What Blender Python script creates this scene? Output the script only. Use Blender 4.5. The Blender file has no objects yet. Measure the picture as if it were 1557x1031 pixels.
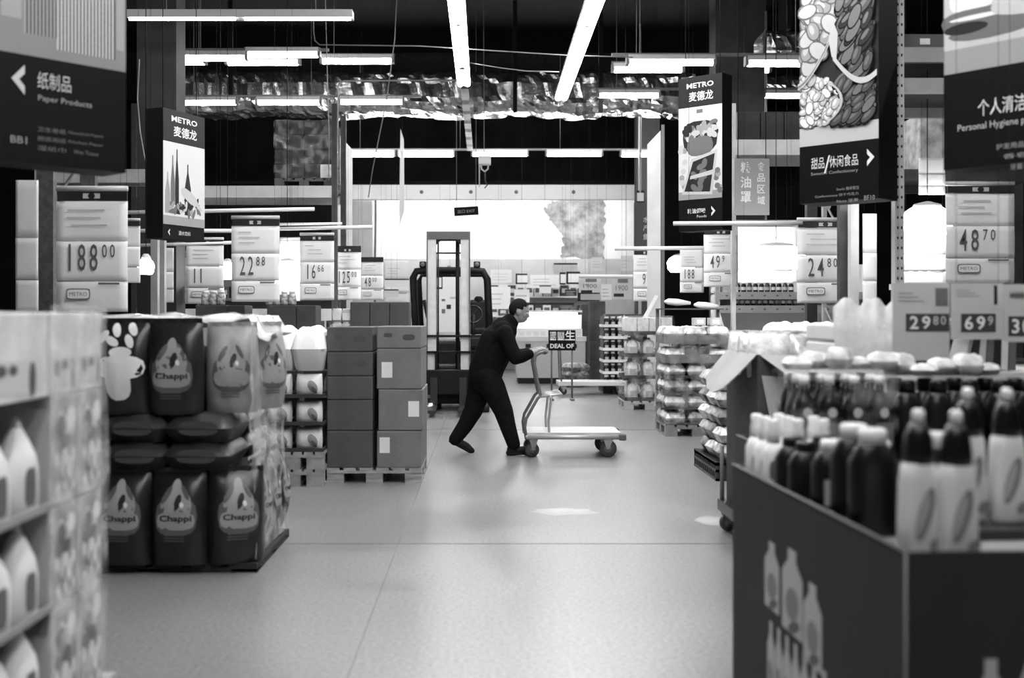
import bpy, bmesh, math, random
from mathutils import Vector, Matrix, noise
rnd = random.Random(7)
R = math.radians
PI = math.pi
scn = bpy.context.scene
col = scn.collection

# ------------------------------------------------------------------ camera, sky, exposure
F, CX, CY, H = 1700.0, 737.0, 480.0, 1.4          # focal length in pixels of the 1557 wide frame, vanishing point, eye height
cam_data = bpy.data.cameras.new('camera')
cam_data.sensor_width = 36.0
cam_data.lens = F * 36.0 / 1557.0
cam_data.shift_x = (778.5 - CX) / 1557.0
cam_data.shift_y = -(515.5 - CY) / 1557.0
cam_data.clip_start = 0.05
cam_data.clip_end = 200
cam_data.dof.use_dof = True
cam_data.dof.focus_distance = 12.5
cam_data.dof.aperture_fstop = 1.7
cam = bpy.data.objects.new('camera', cam_data)
cam.location = (0, 0, H)
cam.rotation_euler = (PI / 2, 0, 0)
col.objects.link(cam)
scn.camera = cam
world = bpy.data.worlds.new('world')
scn.world = world
world.use_nodes = True
world.node_tree.nodes['Background'].inputs[0].default_value = (1, 1, 1, 1)
world.node_tree.nodes['Background'].inputs[1].default_value = 0.035
scn.view_settings.view_transform = 'Standard'
scn.view_settings.look = 'None'
scn.view_settings.gamma = 1.0
scn.view_settings.exposure = 0.58
TUBE = 28.0                                        # emission of the fluorescent tubes


def X(px, d): return (px - CX) * d / F
def Z(py, d): return H - (py - CY) * d / F
def P(px, py, d): return Vector((X(px, d), d, Z(py, d)))


# ------------------------------------------------------------------ materials (a black and white photograph: greys only)
MATS = {}


def mat(name, g, rough=0.6, metal=0.0, var=0.0, scale=8.0, bump=0.0, spec=0.5, coat=0.0, trans=0.0, detail=4.0, stretch=None):
    """grey procedural material; var mixes noise into the grey, bump wrinkles it"""
    if name in MATS: return MATS[name]
    m = bpy.data.materials.new(name)
    m.use_nodes = True
    nt = m.node_tree
    b = nt.nodes['Principled BSDF']
    b.inputs['Base Color'].default_value = (g, g, g, 1)
    b.inputs['Roughness'].default_value = rough
    b.inputs['Metallic'].default_value = metal
    b.inputs['Specular IOR Level'].default_value = spec
    b.inputs['Coat Weight'].default_value = coat
    if trans: b.inputs['Transmission Weight'].default_value = trans
    if var or bump:
        tc = nt.nodes.new('ShaderNodeTexCoord')
        nz = nt.nodes.new('ShaderNodeTexNoise')
        nz.inputs['Scale'].default_value = scale
        nz.inputs['Detail'].default_value = detail
        if stretch:
            mp = nt.nodes.new('ShaderNodeMapping')
            mp.inputs['Scale'].default_value = stretch
            nt.links.new(tc.outputs['Object'], mp.inputs[0])
            nt.links.new(mp.outputs[0], nz.inputs['Vector'])
        else:
            nt.links.new(tc.outputs['Object'], nz.inputs['Vector'])
        if var:
            cr = nt.nodes.new('ShaderNodeValToRGB')
            lo, hi = max(0.0, g - var), min(1.0, g + var)
            cr.color_ramp.elements[0].position = 0.34
            cr.color_ramp.elements[1].position = 0.66
            cr.color_ramp.elements[0].color = (lo, lo, lo, 1)
            cr.color_ramp.elements[1].color = (hi, hi, hi, 1)
            nt.links.new(nz.outputs['Fac'], cr.inputs[0])
            nt.links.new(cr.outputs[0], b.inputs['Base Color'])
        if bump:
            bp = nt.nodes.new('ShaderNodeBump')
            bp.inputs['Strength'].default_value = bump
            bp.inputs['Distance'].default_value = 0.02
            nt.links.new(nz.outputs['Fac'], bp.inputs['Height'])
            nt.links.new(bp.outputs[0], b.inputs['Normal'])
    MATS[name] = m
    return m


def emit(name, s, g=1.0):
    if name in MATS: return MATS[name]
    m = bpy.data.materials.new(name)
    m.use_nodes = True
    nt = m.node_tree
    nt.nodes.clear()
    e = nt.nodes.new('ShaderNodeEmission')
    e.inputs[0].default_value = (g, g, g, 1)
    e.inputs[1].default_value = s
    o = nt.nodes.new('ShaderNodeOutputMaterial')
    nt.links.new(e.outputs[0], o.inputs[0])
    MATS[name] = m
    return m


def film(name, clear=0.72, rough=0.12):
    """stretch wrap: mostly clear, partly glossy, with wrinkles"""
    if name in MATS: return MATS[name]
    m = bpy.data.materials.new(name)
    m.use_nodes = True
    nt = m.node_tree
    b = nt.nodes['Principled BSDF']
    b.inputs['Base Color'].default_value = (.8, .8, .8, 1)
    b.inputs['Roughness'].default_value = rough
    t = nt.nodes.new('ShaderNodeBsdfTransparent')
    mx = nt.nodes.new('ShaderNodeMixShader')
    tc = nt.nodes.new('ShaderNodeTexCoord')
    nz = nt.nodes.new('ShaderNodeTexNoise')
    nz.inputs['Scale'].default_value = 9
    nz.inputs['Detail'].default_value = 3
    mr = nt.nodes.new('ShaderNodeMapRange')
    mr.inputs[1].default_value = .35
    mr.inputs[2].default_value = .75
    mr.inputs[3].default_value = 1 - clear - .15
    mr.inputs[4].default_value = 1 - clear + .3
    bp = nt.nodes.new('ShaderNodeBump')
    bp.inputs['Strength'].default_value = .9
    nt.links.new(tc.outputs['Object'], nz.inputs['Vector'])
    nt.links.new(nz.outputs['Fac'], mr.inputs[0])
    nt.links.new(nz.outputs['Fac'], bp.inputs['Height'])
    nt.links.new(bp.outputs[0], b.inputs['Normal'])
    nt.links.new(mr.outputs[0], mx.inputs[0])
    nt.links.new(t.outputs[0], mx.inputs[1])
    nt.links.new(b.outputs[0], mx.inputs[2])
    nt.links.new(mx.outputs[0], nt.nodes['Material Output'].inputs[0])
    MATS[name] = m
    return m


BLACK = mat('black_paint', .004, .6, spec=.15)
DARK = mat('dark_paint', .015, .5, spec=.25)
CHAR = mat('charcoal_paint', .045, .5)
MID = mat('mid_grey_paint', .16, .5)
GREY = mat('grey_paint', .3, .45)
LIGHT = mat('light_grey_paint', .5, .45)
WHITE = mat('white_paint', .8, .45)
PAPER = mat('white_paper', .8, .7, var=.04, scale=5)
PAPERG = mat('grey_paper', .5, .7, var=.05, scale=5)
INK = mat('black_ink', .01, .5)
INKG = mat('grey_ink', .2, .5)
STEEL = mat('galvanised_steel', .55, .32, metal=.9, var=.08, scale=14)
CHROME = mat('bright_steel', .75, .18, metal=1)
RUBBER = mat('rubber', .015, .7)
KRAFT = mat('kraft_cardboard', .17, .8, var=.03, scale=6)
KRAFTD = mat('dark_kraft_cardboard', .06, .8, var=.015, scale=6)
KRAFTL = mat('light_cardboard', .38, .75, var=.05, scale=6)
WOOD = mat('pallet_wood', .33, .8, var=.1, scale=5, stretch=(1, 8, 8))
GLASSD = mat('dark_glass', .012, .08, spec=.8)
PLW = mat('white_plastic', .78, .3)
PLD = mat('black_plastic', .006, .3, spec=.35)
PLG = mat('grey_plastic', .22, .3)
TUBEM = emit('tube_glow', TUBE)

# ------------------------------------------------------------------ mesh collecting


class MB:
    def __init__(s):
        s.v = []; s.f = []; s.m = []; s.mats = []; s.smooth = []

    def mi(s, m):
        if m not in s.mats: s.mats.append(m)
        return s.mats.index(m)

    def add(s, vs, fs, m, sm=False, M=None):
        o = len(s.v)
        for p in vs:
            p = Vector(p)
            s.v.append(M @ p if M else p)
        k = s.mi(m)
        for f in fs:
            s.f.append([o + i for i in f]); s.m.append(k); s.smooth.append(sm)

    def box(s, c, d, m, M=None, bev=0.0):
        x, y, z = c; a, b, h = d[0] / 2, d[1] / 2, d[2] / 2
        if bev <= 0:
            vs = [(x + i * a, y + j * b, z + k * h) for i in (-1, 1) for j in (-1, 1) for k in (-1, 1)]
            fs = [(0, 1, 3, 2), (4, 6, 7, 5), (0, 4, 5, 1), (2, 3, 7, 6), (0, 2, 6, 4), (1, 5, 7, 3)]
            s.add(vs, fs, m, M=M)
            return
        bm = bmesh.new()
        bmesh.ops.create_cube(bm, size=1)
        for v in bm.verts: v.co = Vector((v.co.x * 2 * a, v.co.y * 2 * b, v.co.z * 2 * h))
        bmesh.ops.bevel(bm, geom=list(bm.edges), offset=bev, segments=2, affect='EDGES', profile=.5)
        bm.verts.index_update()
        vs = [v.co + Vector(c) for v in bm.verts]
        fs = [[v.index for v in f.verts] for f in bm.faces]
        bm.free()
        s.add(vs, fs, m, M=M)

    def span(s, x0, x1, y0, y1, z0, z1, m, M=None, bev=0):
        s.box(((x0 + x1) / 2, (y0 + y1) / 2, (z0 + z1) / 2), (abs(x1 - x0), abs(y1 - y0), abs(z1 - z0)), m, M, bev)

    def tube(s, pts, r, m, n=10, cap=True, M=None):
        pts = [Vector(p) for p in pts]
        rs = r if isinstance(r, (list, tuple)) else [r] * len(pts)
        vs = []; fs = []
        up = None
        for i, p in enumerate(pts):
            t = (pts[min(i + 1, len(pts) - 1)] - pts[max(i - 1, 0)]).normalized()
            if up is None:
                up = t.orthogonal().normalized()
            else:
                up = (up - t * up.dot(t)).normalized()
            w = t.cross(up)
            for k in range(n):
                a = 2 * PI * k / n
                vs.append(p + (up * math.cos(a) + w * math.sin(a)) * rs[i])
        for i in range(len(pts) - 1):
            for k in range(n):
                fs.append((i * n + k, i * n + (k + 1) % n, (i + 1) * n + (k + 1) % n, (i + 1) * n + k))
        if cap:
            fs.append(tuple(reversed(range(n))))
            fs.append(tuple((len(pts) - 1) * n + k for k in range(n)))
        s.add(vs, fs, m, True, M)

    def loft(s, secs, m, n=20, M=None, cap=True, sm=True):
        """secs: (z, half_x, half_y, power[, cx, cy]) super-ellipse sections up z"""
        vs = []; fs = []
        for sec in secs:
            z, a, b, p = sec[:4]
            cx, cy = (sec[4], sec[5]) if len(sec) > 4 else (0, 0)
            for k in range(n):
                t = 2 * PI * (k + .5) / n
                c, q = math.cos(t), math.sin(t)
                vs.append((cx + a * math.copysign(abs(c) ** (2 / p), c), cy + b * math.copysign(abs(q) ** (2 / p), q), z))
        for i in range(len(secs) - 1):
            for k in range(n):
                fs.append((i * n + k, i * n + (k + 1) % n, (i + 1) * n + (k + 1) % n, (i + 1) * n + k))
        if cap:
            fs.append(tuple(reversed(range(n))))
            fs.append(tuple((len(secs) - 1) * n + k for k in range(n)))
        s.add(vs, fs, m, sm, M)

    def lathe(s, prof, c, m, n=16, axis='z', M=None):
        vs = []; fs = []
        for (r, h) in prof:
            for k in range(n):
                a = 2 * PI * k / n
                q = (r * math.cos(a), r * math.sin(a), h)
                if axis == 'y': q = (q[0], q[2], q[1])
                if axis == 'x': q = (q[2], q[0], q[1])
                vs.append(Vector(q) + Vector(c))
        for i in range(len(prof) - 1):
            for k in range(n):
                fs.append((i * n + k, i * n + (k + 1) % n, (i + 1) * n + (k + 1) % n, (i + 1) * n + k))
        fs.append(tuple(reversed(range(n))))
        fs.append(tuple((len(prof) - 1) * n + k for k in range(n)))
        s.add(vs, fs, m, True, M)

    def quad(s, pts, m, M=None):
        s.add(pts, [tuple(range(len(pts)))], m, M=M)

    def prism(s, poly, y0, y1, m, M=None):
        """outline in x,z pushed from y0 to y1"""
        n = len(poly)
        vs = [(p[0], y0, p[1]) for p in poly] + [(p[0], y1, p[1]) for p in poly]
        fs = [tuple(range(n)), tuple(reversed(range(n, 2 * n)))] + [(i, (i + 1) % n + 0, (i + 1) % n + n, i + n) for i in range(n)]
        s.add(vs, fs, m, M=M)

    # flat print, drawn on the plane y = const (or on a curved surface), facing -y
    def disc(s, x, z, a, b, m, y=0, rot=0, surf=None, n=14, p=2.0):
        c, q = math.cos(rot), math.sin(rot)
        rings = (.34, .67, 1.0) if surf else (1.0,)
        vs = [(x, y + (surf(x, z) if surf else 0), z)]
        for rr in rings:
            for k in range(n):
                t = 2 * PI * k / n
                u = a * rr * math.copysign(abs(math.cos(t)) ** (2 / p), math.cos(t))
                w = b * rr * math.copysign(abs(math.sin(t)) ** (2 / p), math.sin(t))
                xx, zz = x + u * c - w * q, z + u * q + w * c
                vs.append((xx, y + (surf(xx, zz) if surf else 0), zz))
        fs = [(0, 1 + k, 1 + (k + 1) % n) for k in range(n)]
        for r in range(len(rings) - 1):
            for k in range(n):
                fs.append((1 + r * n + k, 1 + (r + 1) * n + k, 1 + (r + 1) * n + (k + 1) % n, 1 + r * n + (k + 1) % n))
        s.add(vs, fs, m, bool(surf))

    def rect(s, x0, x1, z0, z1, m, y=0, surf=None, nx=6, nz=6):
        if not surf: nx = nz = 1
        vs = []
        for j in range(nz + 1):
            for i in range(nx + 1):
                xx, zz = x0 + (x1 - x0) * i / nx, z0 + (z1 - z0) * j / nz
                vs.append((xx, y + (surf(xx, zz) if surf else 0), zz))
        fs = [(j * (nx + 1) + i, j * (nx + 1) + i + 1, (j + 1) * (nx + 1) + i + 1, (j + 1) * (nx + 1) + i) for j in range(nz) for i in range(nx)]
        s.add(vs, fs, m, bool(surf))

    def poly(s, pts, m, y=0):
        s.add([(p[0], y, p[1]) for p in pts], [tuple(range(len(pts)))], m)

    def text(s, body, x, z, h, m, y=0, w=None, surf=None, align='c', slant=0.0, bold=0.0):
        """words h high (w wide when given), centred on x, z"""
        vs, fs = glyphs(body, bold)
        if not vs: return
        xs = [p[0] for p in vs]; zs = [p[1] for p in vs]
        x0, x1, z0, z1 = min(xs), max(xs), min(zs), max(zs)
        k = h / (z1 - z0)
        kx = w / (x1 - x0) if w else k
        out = []
        for p in vs:
            xx = (p[0] - (x0 + x1) / 2) * kx if align == 'c' else (p[0] - x0) * kx
            zz = (p[1] - (z0 + z1) / 2) * k
            xx += zz * slant
            out.append((x + xx, y + (surf(x + xx, z + zz) if surf else 0), z + zz))
        s.add(out, fs, m)

    def build(s, name, parent=None, loc=None, rz=0.0, bevel=0):
        me = bpy.data.meshes.new(name)
        me.from_pydata([tuple(p) for p in s.v], [], s.f)
        for m in s.mats: me.materials.append(m)
        me.polygons.foreach_set('material_index', s.m)
        me.polygons.foreach_set('use_smooth', s.smooth)
        me.update()
        o = bpy.data.objects.new(name, me)
        col.objects.link(o)
        if parent: o.parent = parent
        if loc is not None: o.location = loc
        if rz: o.rotation_euler = (0, 0, rz)
        if bevel:
            b = o.modifiers.new('edge', 'BEVEL')
            b.width = bevel; b.segments = 2; b.limit_method = 'ANGLE'
        return o


_GL = {}
_tc = bpy.data.curves.new('lettering', 'FONT')
_to = bpy.data.objects.new('lettering', _tc)


def glyphs(body, bold=0.0):
    key = (body, bold)
    if key not in _GL:
        _tc.body = body
        _tc.offset = bold
        _tc.resolution_u = 2
        me = bpy.data.meshes.new_from_object(_to)
        _GL[key] = ([(v.co.x, v.co.y) for v in me.vertices], [tuple(p.vertices) for p in me.polygons])
        bpy.data.meshes.remove(me)
    return _GL[key]


def thing(name, label, cat, loc=(0, 0, 0), rz=0.0, group=None):
    o = bpy.data.objects.new(name, None)
    col.objects.link(o)
    o.empty_display_size = .1
    o.location = loc
    o.rotation_euler = (0, 0, rz)
    return tag(o, label, cat, group)


def tag(o, label, cat, group=None):
    o['label'] = label
    o['category'] = cat
    if group: o['group'] = group
    elif 'group' in o: del o['group']
    return o


def struct(o):
    o['kind'] = 'structure'
    return o


def copytree(o, parent=None):
    c = o.copy()
    col.objects.link(c)
    if parent: c.parent = parent
    for ch in list(o.children):
        copytree(ch, c)
    return c


PROTO = {}


def inst(key, builder, label, cat, loc, rz=0.0, group=None, tilt=None, scale=None):
    """first call builds the thing, later calls copy it with its parts"""
    if key not in PROTO:
        o = builder()
        PROTO[key] = o
    else:
        o = copytree(PROTO[key])
    o.location = loc
    o.rotation_euler = (tilt[0], tilt[1], rz) if tilt else (0, 0, rz)
    if scale: o.scale = scale if isinstance(scale, (tuple, list)) else (scale,) * 3
    return tag(o, label, cat, group)


def E0(name):
    o = bpy.data.objects.new(name, None)
    o.empty_display_size = .1
    col.objects.link(o)
    return o


ORD = ['first', 'second', 'third', 'fourth', 'fifth', 'sixth', 'seventh', 'eighth', 'ninth', 'tenth', 'eleventh', 'twelfth', 'thirteenth', 'fourteenth', 'fifteenth', 'sixteenth']


def tier_word(i, n):
    if i == 0: return 'bottom'
    if i == n - 1: return 'top'
    return ORD[i] + '-from-bottom'

# ================================================================== the setting
def floor_mat():
    m = bpy.data.materials.new('polished_concrete')
    m.use_nodes = True
    nt = m.node_tree
    L = nt.links.new
    b = nt.nodes['Principled BSDF']
    tc = nt.nodes.new('ShaderNodeTexCoord')
    n1 = nt.nodes.new('ShaderNodeTexNoise'); n1.inputs['Scale'].default_value = 1.1; n1.inputs['Detail'].default_value = 5
    n2 = nt.nodes.new('ShaderNodeTexNoise'); n2.inputs['Scale'].default_value = 48; n2.inputs['Detail'].default_value = 5
    for n in (n1, n2): L(tc.outputs['Object'], n.inputs['Vector'])
    r1 = nt.nodes.new('ShaderNodeValToRGB')
    r1.color_ramp.elements[0].position = 0; r1.color_ramp.elements[1].position = 1
    r1.color_ramp.elements[0].color = (.2, .2, .2, 1); r1.color_ramp.elements[1].color = (.31, .31, .31, 1)
    L(n1.outputs['Fac'], r1.inputs[0])
    r2 = nt.nodes.new('ShaderNodeValToRGB')
    r2.color_ramp.elements[0].position = .36; r2.color_ramp.elements[1].position = .6
    r2.color_ramp.elements[0].color = (.66, .66, .66, 1); r2.color_ramp.elements[1].color = (1, 1, 1, 1)
    L(n2.outputs['Fac'], r2.inputs[0])
    mul = nt.nodes.new('ShaderNodeMix'); mul.data_type = 'RGBA'; mul.blend_type = 'MULTIPLY'; mul.inputs[0].default_value = 1
    L(r1.outputs[0], mul.inputs[6]); L(r2.outputs[0], mul.inputs[7])
    L(mul.outputs[2], b.inputs['Base Color'])
    rr = nt.nodes.new('ShaderNodeMapRange'); rr.inputs[1].default_value = 0; rr.inputs[2].default_value = 1
    rr.inputs[3].default_value = .22; rr.inputs[4].default_value = .42
    L(n1.outputs['Fac'], rr.inputs[0]); L(rr.outputs[0], b.inputs['Roughness'])
    b.inputs['Specular IOR Level'].default_value = .55
    bp = nt.nodes.new('ShaderNodeBump'); bp.inputs['Strength'].default_value = .05; bp.inputs['Distance'].default_value = .02
    L(n2.outputs['Fac'], bp.inputs['Height']); L(bp.outputs[0], b.inputs['Normal'])
    return m


FX0, FX1, FY0, FY1, CEIL = -13.0, 13.0, -6.0, 34.0, 7.4
mb = MB(); mb.span(FX0, FX1, FY0, FY1, -.12, 0, floor_mat()); struct(mb.build('floor'))
mb = MB()
JOINT = mat('joint_filler', .12, .9)
for y in (6.86, 13.7, 20.5, 27.3, .1): mb.span(FX0, FX1, y - .004, y + .004, 0, .0015, JOINT)
for x in (-.53, 6.2, -7.3): mb.span(x - .002, x + .002, FY0, FY1, 0, .0014, mat('joint_faint', .17, .8))
struct(mb.build('trim_1'))
FLOOR_SHINE = mat('floor_shine', .42, .45, var=.05, scale=7)  # bright lamp reflections on the floor, painted as paler patches
mb = MB()
for (px, py, w, h) in ((855, 778, .26, .16), (1082, 792, .12, .2)):
    d = 2380 / (py - 480)
    pts = []
    for k in range(18):
        a = 2 * PI * k / 18
        rr = .75 + .35 * rnd.random()
        pts.append((X(px, d) + w * rr * math.cos(a), d + h * rr * math.sin(a), .0011))
    mb.quad(pts, FLOOR_SHINE)
o = mb.build('floor_shine_patches'); struct(o)
CEILM = mat('black_ceiling', .004, .95, spec=.1)
mb = MB(); mb.span(FX0, FX1, FY0, FY1, CEIL, CEIL + .1, CEILM)
for y in (3, 8, 13, 18, 23.5, 28.5): mb.span(FX0, FX1, y - .1, y + .1, CEIL - .5, CEIL, CEILM)
struct(mb.build('ceiling'))
DWALL = mat('dark_wall', .008, .95, var=.003, scale=1, spec=.1)
for nm, x in (('wall_left', FX0 - .1), ('wall_right', FX1)):
    mb = MB(); mb.span(x, x + .1, FY0, FY1, 0, CEIL, DWALL); struct(mb.build(nm))
# far wall: white lintel, bright recess behind it, dark above
YL = 30.0
PLASTER = mat('white_plaster', .88, .8, var=.04, scale=1.2)


def stained():
    m = bpy.data.materials.new('stained_plaster')
    m.use_nodes = True
    nt = m.node_tree; L = nt.links.new
    b = nt.nodes['Principled BSDF']; b.inputs['Roughness'].default_value = .85
    tc = nt.nodes.new('ShaderNodeTexCoord')
    n1 = nt.nodes.new('ShaderNodeTexNoise'); n1.inputs['Scale'].default_value = 2.3; n1.inputs['Detail'].default_value = 9; n1.inputs['Roughness'].default_value = .68
    r = nt.nodes.new('ShaderNodeValToRGB')
    r.color_ramp.elements[0].position = .33; r.color_ramp.elements[1].position = .62
    r.color_ramp.elements[0].color = (.12, .12, .12, 1); r.color_ramp.elements[1].color = (.42, .42, .42, 1)
    L(tc.outputs['Object'], n1.inputs['Vector']); L(n1.outputs['Fac'], r.inputs[0]); L(r.outputs[0], b.inputs['Base Color'])
    return m


def jag(pts):
    """break straight edges of a stain into a ragged outline"""
    out = []
    for (a, b), (c, d) in zip(pts, pts[1:] + pts[:1]):
        for k in range(12):
            t = k / 12
            out.append((a + (c - a) * t + .1 * noise.noise((a * 3 + t * 6, b * 3, 1)), b + (d - b) * t + .1 * noise.noise((a * 3, b * 3 + t * 6, 7))))
    return out


xl, xr = X(533, YL), X(972, YL)
zb, zt = Z(303, YL), Z(281, YL)
mb = MB()
mb.span(FX0, FX1, YL + 2.4, YL + 2.5, 0, zt + .02, PLASTER)
struct(mb.build('wall_back'))
mb = MB(); mb.span(FX0, FX1, YL + 2.52, YL + 2.62, 0, CEIL, DWALL); mb.span(FX0, FX1, YL, YL + 2.5, zt + .02, zt + .1, DWALL); struct(mb.build('wall_back_upper'))
mb = MB(); mb.span(xl, xr, YL, YL + .25, zb, zt, PLASTER)
for px in (641, 716, 785, 872): mb.lathe([(.05, -.03), (.05, 0)], (X(px, YL), YL, (zb + zt) / 2), MID, 10, 'y')
struct(mb.build('lintel_beam'))
mb = MB(); mb.span(FX0, xl, YL, YL + .2, 0, zt, DWALL); mb.span(xr, FX1, YL, YL + .2, 0, zt, DWALL); struct(mb.build('partition_wall'))
# stained patch of bare concrete on the far wall
ys = YL + 2.38
mb = MB()
pts = [(836, 306), (880, 300), (920, 303), (919, 345), (917, 392), (852, 392), (858, 360), (840, 338), (826, 318)]
mb.prism(jag([(X(a, ys), Z(b, ys)) for a, b in pts]), ys - .02, ys + .015, stained())
o = mb.build('stained_wall_patch'); struct(o)
LOWW = mat('pale_wall_band', .5, .7, var=.05, scale=2)
mb = MB(); mb.span(X(535, ys), X(975, ys), ys - .06, ys, 0, Z(394, ys), LOWW); struct(mb.build('baseboard_back'))
# wall jogs either side of the recess
mb = MB(); mb.span(X(533, YL + .3), X(566, YL + .3), YL + .3, YL + .5, 0, zb, LOWW); struct(mb.build('wall_stub'))

# building columns
def column(nm, px0, px1, d, dep, m, z1=CEIL, z0=0):
    mb = MB(); mb.span(X(px0, d), X(px1, d), d, d + dep, z0, z1, m)
    return struct(mb.build(nm))


COLM = mat('dark_column', .012, .7, var=.006, scale=3)
column('pillar_left', 208, 268, 13.2, .4, COLM)
column('pillar_right', 1088, 1163, 17.6, .5, COLM)
column('pillar_edge', 1112, 1142, 21, .4, mat('column_pale', .25, .8))
column('pillar_white', 1140, 1166, 22, .4, mat('column_white', .7, .8))
column('pillar_far', 262, 270, 21.2, .15, mat('column_pale', .25, .8))
column('pillar_middle', 968, 1003, 27.5, .4, mat('column_grey', .07, .8))


# ================================================================== lamps
def batten(L, w=.09, wide=False, tm=None):
    """ceiling batten along local x: housing above, glowing tube below"""
    r = E0('ceiling_light')
    b = MB()
    b.span(-L / 2, L / 2, -w, w, .035, .1, LIGHT)
    for sx in (-1, 1): b.span(sx * L / 2 - .02 * sx, sx * L / 2 + .025 * sx, -w * .8, w * .8, -.03, .1, MID)
    b.build('housing', r)
    offs = (-.055, .055) if wide else (0,)
    for q in offs:
        t = MB()
        t.tube([(-L / 2 + .02, q, 0), (L / 2 - .02, q, 0)], .046 if wide else .042, tm or TUBEM, 10)
        t.build('tube', r)
    return r


def hang(mb, x, y, z0, z1=CEIL - .0, r=.006, m=None): mb.tube([(x, y, z0), (x, y, z1)], r, m or MID, 5)


def lamp(px, py, d, L, label, group, along='x', wide=False):
    far = 24 < d < 25
    return inst(('batten', round(L, 2), wide, far), lambda: batten(L, wide=wide, tm=emit('far_tube_glow', 62) if far else None), label, 'light', (X(px, d), d, Z(py, d)), PI / 2 if along == 'y' else 0, group)


ZL = 5.0
for nm, x, ends, gl in (('row over the forklift', -.325, [12.55, 13.75, 14.93, 16.1, 17.5], 'ceiling row of lights over the forklift'),
                        ('row slanting right of the aisle', 1.268, [12.6, 13.85, 15.0, 16.2, 17.35, 18.5], 'slanting ceiling row of lights right of the aisle')):
    # the rows go on over the photographer's head, where they light the near goods
    yy = [ends[0] - 1.22 * k for k in range(11, 0, -1)] + ends
    n = len(yy) - 1
    for i in range(n):
        a, b = yy[i], yy[i + 1]
        seen = i - (n - len(ends) + 1)
        if seen >= -1:
            lab = 'glowing batten light, %s in view of the ceiling %s' % (ORD[seen + 1], nm)
        else:
            lab = 'batten light overhead, %s before the visible end of the %s' % (ORD[-seen - 2], nm)
        inst(('row',), lambda: batten(1.16, w=.1, wide=True), lab, 'light', (x, (a + b) / 2, ZL), PI / 2, gl)

mb = MB()
tr = thing('lighting_trunk', 'unlit dark and silver banded trunking hanging above the forklift mast', 'trunking', (0, 0, 0))
for k in range(7):
    y = 18.0 + k * .95
    mb = MB(); mb.span(-.38, -.26, y, y + .6, ZL - .02, ZL + .05, STEEL); mb.build('silver_section', tr)
mb = MB()
mb.span(-.37, -.27, 17.6, 24.6, ZL + .05, ZL + .09, DARK)
for y in (18.5, 21.5, 24.2): hang(mb, -.32, y, ZL + .09)
mb.build('rail', tr)

# cross rows of tubes: px centre, py, distance, length px, position words
CROSS = [
    (322, 89, 16.9, 106, 'slightly tilted ceiling tube light, left end of the upper left cross row'),
    (430, 83.5, 17.0, 110, 'ceiling tube light, right one of the upper left cross row'),
    (290, 95, 18.2, 44, 'short looking tube light at the left end of the second left cross row'),
    (400, 95.5, 18.2, 110, 'middle tube light of the row crossing above the left duct'),
    (543, 93.5, 18.2, 108, 'tube light at the inner end of the row crossing above the left duct'),
    (312, 156.5, 20.9, 96, 'leftmost tube light under the foil duct'),
    (439, 156, 20.9, 96, 'middle tube light of three under the left of the foil duct'),
    (565, 155.5, 20.9, 96, 'inner tube light of three under the left of the foil duct'),
    (1020, 95.5, 15.8, 131, 'long tube light at the inner end of the upper right cross row'),
    (1177, 97, 15.8, 84, 'tube light beside the nut poster, upper right cross row'),
    (985, 106.5, 18.0, 106, 'tube light just under the upper right cross row, over the duct end'),
    (1155, 107, 18.0, 30, 'stub of tube light in front of the white pillar'),
    (956, 145.5, 20.9, 92, 'tube light hung along the right lower edge of the foil duct'),
    (1190, 146, 20.9, 56, 'tube light below the white pillar beside the tall nut poster'),
    (565, 235.5, 24.6, 70, 'far tube light, leftmost over the back doorway'),
    (648, 235.5, 24.6, 84, 'far tube light, second from left over the back doorway'),
    (760, 235, 24.6, 84, 'far tube light, third from left over the back doorway'),
    (873, 235, 24.6, 84, 'far tube light, fourth from left over the back doorway'),
    (972, 235.5, 24.6, 56, 'far tube light at the right end over the back doorway'),
]
for (px, py, d, lp, lab) in CROSS:
    lamp(px, py, d, lp * d / F, lab, 'ceiling tube lights in the cross rows')
for (px0, px1, py, d, lab) in ((265, 600, 91, 18.2, 'thin rail carrying the lower of the two upper left tube rows'), (262, 640, 153, 20.9, 'thin rail carrying the tubes under the left half of the duct'), (520, 1003, 233, 24.6, 'thin rail carrying the far tubes over the back doorway'),
                               (930, 1225, 92, 15.8, 'thin rail carrying the upper right tubes'), (905, 1225, 142, 20.9, 'thin rail carrying the tubes under the right half of the duct'), (930, 1225, 103, 18.0, 'thin rail carrying the second upper right tubes'), (265, 500, 84, 17.0, 'thin rail carrying the topmost upper left tubes')):
    z = Z(py, d)
    r = thing('lamp_rail', lab, 'rail', (0, 0, 0), 0, 'rails of the tube rows')
    mb = MB(); mb.span(X(px0, d), X(px1, d), d - .03, d + .03, z + .06, z + .1, MID); mb.build('rail', r)
    k = X(px0, d) + .4
    while k < X(px1, d):
        mb = MB(); hang(mb, k, d, z + .1); mb.build('hanger', r); k += 2.2

# unseen cross rows added over the near shelves to light the front faces
for sd, nm in ((-1, 'left'), (1, 'right')):
    for j, y in enumerate((9.0, 3.0)):
        if sd < 0 and j: continue
        for i in range(4):
            lamp(CX + F * sd * (2.6 + i * 1.7) / 7, 480 - 3.7 * F / 7, 7, 1.5, 'overhead tube light above the %s shelves, %s from the aisle in the %s row' % (nm, ORD[i], ORD[j]), 'overhead tubes above the shelves').location.y = y

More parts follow.
